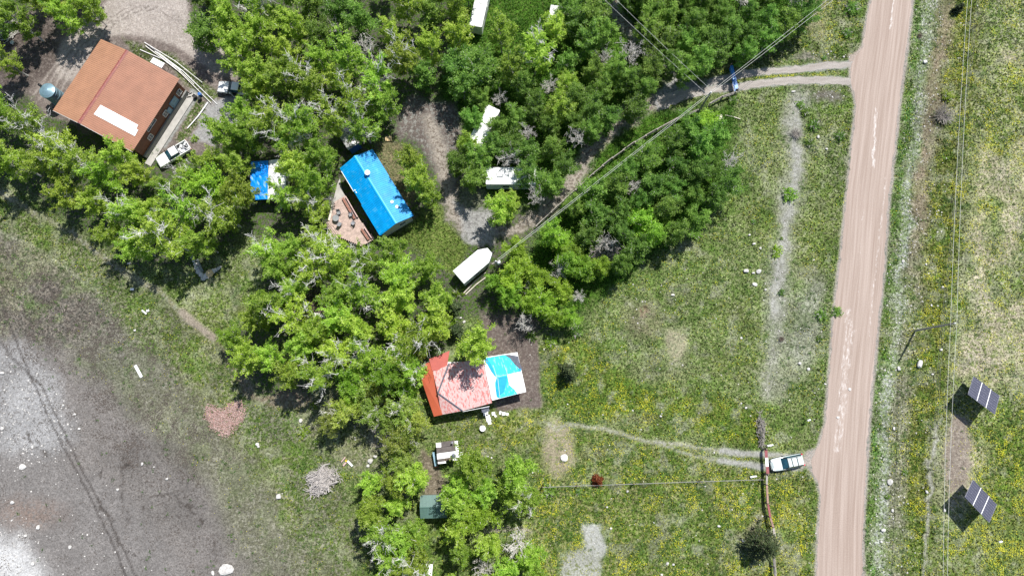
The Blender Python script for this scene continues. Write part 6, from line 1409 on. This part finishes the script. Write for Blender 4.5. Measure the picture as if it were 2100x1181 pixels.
out = N(nt, "ShaderNodeOutputMaterial"); vc = N(nt, "ShaderNodeVertexColor", layer_name="tint"); d = N(nt, "ShaderNodeBsdfDiffuse"); tr_ = N(nt, "ShaderNodeBsdfTranslucent"); mx = N(nt, "ShaderNodeMixShader"); mx.inputs[0].default_value = .35
L(vc.outputs[0], d.inputs[0]); L(vc.outputs[0], tr_.inputs[0]); L(d.outputs[0], mx.inputs[1]); L(tr_.outputs[0], mx.inputs[2]); L(mx.outputs[0], out.inputs[0])
me.materials.append(gmm); o = bpy.data.objects.new("grass", me); COL.objects.link(o); tag(o, 'short mixed green and straw grass covering the open ground', 'grass', kind='stuff')
# taller weed clumps, part of the same uncountable cover
cl = np.clip(TF, 0, 1) * (~inroad) * (~BL) * (wm < .5) * np.clip(.2 + 7 * fbm(cxx * .55, cyy * .55, 903, 4), 0, 3) * (DN * .5 + .35)
i0, X0, Y0, r = sampler(cl, 6500, 16); k = 14; n = len(X0) * k
Xc = np.repeat(X0, k) + r.normal(0, .13, n); Yc = np.repeat(Y0, k) + r.normal(0, .13, n); C = np.stack([Xc, Yc, np.repeat(rel[i0], k) + r.uniform(.04, .26, n)], 1); V, q = leaf_quads(C, .06, r, .6)
M['weed'] = leaf_mat('weed', (.05, .10, .02), (.09, .17, .03), (.16, .26, .05), orand=0, tf=.3)
o = bpy.data.objects.new("weeds", quad_mesh("weeds", V, q, M['weed'])); COL.objects.link(o); tag(o, 'darker green weed clumps growing through the grass', 'weeds', kind='stuff')
# dandelions
i, X, Y, r = sampler(DN * np.clip(.35 + 5 * midf, .05, 3) * np.clip(.9 + 4 * fbm(cxx * 1.9, cyy * 1.9, 301, 3), .05, 3) * (~inroad) * (~BL) * (wm < .5), 50000, 12)
n = len(X); C = np.stack([X, Y, rel[i] + r.uniform(.1, .22, n)], 1); V, q = leaf_quads(C, .046, r, 3.0)
M['dandelion'] = mat('dandelion', (.60, .58, .02), .8, var=.25, scale=8)
o = bpy.data.objects.new("dandelions", quad_mesh("dandelions", V, q, M['dandelion'])); COL.objects.link(o); tag(o, 'yellow dandelion flowers scattered through the grass', 'dandelions', kind='stuff')
# undergrowth
wmask = P([(960, -50), (1700, -50), (1640, 70), (1350, 150), (1345, 230), (1500, 215), (1515, 370), (1340, 525), (1215, 640), (1100, 660), (1030, 600), (1060, 500), (1150, 430), (1240, 280), (1100, 380), (1000, 340), (960, 200), (950, 100)], 10) + .25 * wm
for pth in (DRV2, [(1390, 150), (1330, 110), (1300, 70), (1270, 40), (1245, -20)]): wmask = wmask * (sdf_line(pth, gpx, gpy) > 15)
wmask = wmask * (~inroad) * (~BL) * (sdf_poly([(840, 200), (940, 200), (960, 330), (1010, 440), (1010, 510), (950, 505), (900, 380), (810, 270)], gpx, gpy) > 0) * (sdf_poly([(-60, 40), (150, 30), (270, -60), (390, -60), (470, 130), (505, 260), (430, 320), (300, 300), (100, 240), (-60, 190)], gpx, gpy) > 0) * np.clip(.3 + 4 * midf, .05, 2)
i, X, Y, r = sampler(wmask, 90000, 13); n = len(X); C = np.stack([X, Y, r.uniform(.05, .75, n) * np.clip(.6 + 3 * midf[i], .3, 1.3)], 1); V, q = leaf_quads(C, .085, r, .5)
o = bpy.data.objects.new("undergrowth", quad_mesh("undergrowth", V, q, M['leaf_under'])); COL.objects.link(o); tag(o, 'low leafy undergrowth between the trees of the wood', 'undergrowth', kind='stuff')
# dark sod crumbs on the bare field
cw = sm(sdf_poly([(-60, 470), (60, 500), (330, 700), (520, 960), (640, 1240), (-60, 1240)], wx, wy), 40) * np.clip(.25 + 6 * fbm(cxx * .7, cyy * .7, 811, 4), .02, 2.5) * (.25 + 1.2 * sm(sdf_poly([(-60, 480), (150, 560), (330, 700), (480, 900), (420, 1000), (250, 960), (160, 760), (-60, 700)], wx, wy), 40))
i, X, Y, r = sampler(cw, 16000, 15); n = len(X); C = np.stack([X, Y, rel[i] + .05], 1); V, q = leaf_quads(C, .075, r, 1.5)
M['sod'] = mat('sod', (.085, .07, .06), .95, var=.3, scale=5)
o = bpy.data.objects.new("sod_crumbs", quad_mesh("sod_crumbs", V, q, M['sod'])); COL.objects.link(o); tag(o, 'small dark crumbs of dry sod strewn over the bare grey field', 'sod', kind='stuff')
# small stones
sw = np.zeros(nG); sw += .55 * sm(np.abs(dr - 38) - 22, 16) * east + .25 * sm(np.abs(dr - 90) - 40, 20) * east
sw += .55 * sm(sdf_poly([(-60, 720), (60, 720), (160, 860), (120, 960), (-60, 960)], wx, wy), 20) + .6 * sm(sdf_poly([(-60, 1060), (60, 1080), (110, 1240), (-60, 1240)], wx, wy), 20) + .07 * sm(sdf_poly([(-60, 900), (200, 930), (330, 1240), (-60, 1240)], wx, wy), 20)
sw += .5 * sm(sdf_poly([(1600, 440), (1625, 440), (1600, 700), (1570, 700)], wx, wy), 14) + .9 * El(1690, 200, 30, 10, 6) + .8 * El(1690, 108, 40, 6, 5) + .04 * ((gpx > 1080) & (gpx < 1700) & (gpy > 500)) + .5 * El(765, 945, 14, 12, 6) + .8 * El(145 * 0 + 575, 1020, 7, 8, 3) + .3 * El(790, 905, 30, 14, 8)
for pth in ([(720, 870), (740, 900)], [(1150, 935), (1160, 940)]): sw += .8 * sm(sdf_line(pth, wx, wy) - 6, 6)
i, X, Y, r = sampler(sw * (~inroad) * (~BL), 2600, 14); n = len(X); s = r.uniform(.03, .13, n) * r.uniform(.6, 1.25, n)
base = np.array([(1, 0, 0), (.3, .9, 0), (-.8, .55, 0), (-.8, -.6, 0), (.35, -.95, 0), (.45, .05, .8), (-.4, .1, .75)]); F = [(0, 1, 5), (1, 2, 6), (1, 6, 5), (2, 3, 6), (3, 4, 6), (4, 5, 6), (4, 0, 5)]
a = r.uniform(0, 6.28, n); ca_, sa_ = np.cos(a)[:, None], np.sin(a)[:, None]; bx, by, bz = base[None, :, 0] * r.uniform(.7, 1.3, (n, 7)), base[None, :, 1] * r.uniform(.7, 1.3, (n, 7)), base[None, :, 2]
V = np.stack([X[:, None] + s[:, None] * (bx * ca_ - by * sa_), Y[:, None] + s[:, None] * (bx * sa_ + by * ca_), (rel[i] + .02)[:, None] + s[:, None] * bz], -1).reshape(-1, 3)
T = (np.arange(n) * 7)[:, None, None] + np.array(F)[None]
me = bpy.data.meshes.new("small_stones"); np_mesh(me, V, T.reshape(-1, 3)); me.materials.append(M['stone']); o = bpy.data.objects.new("small_stones", me); COL.objects.link(o); tag(o, 'scattered small pale stones on the verge and bare ground', 'stones', kind='stuff')
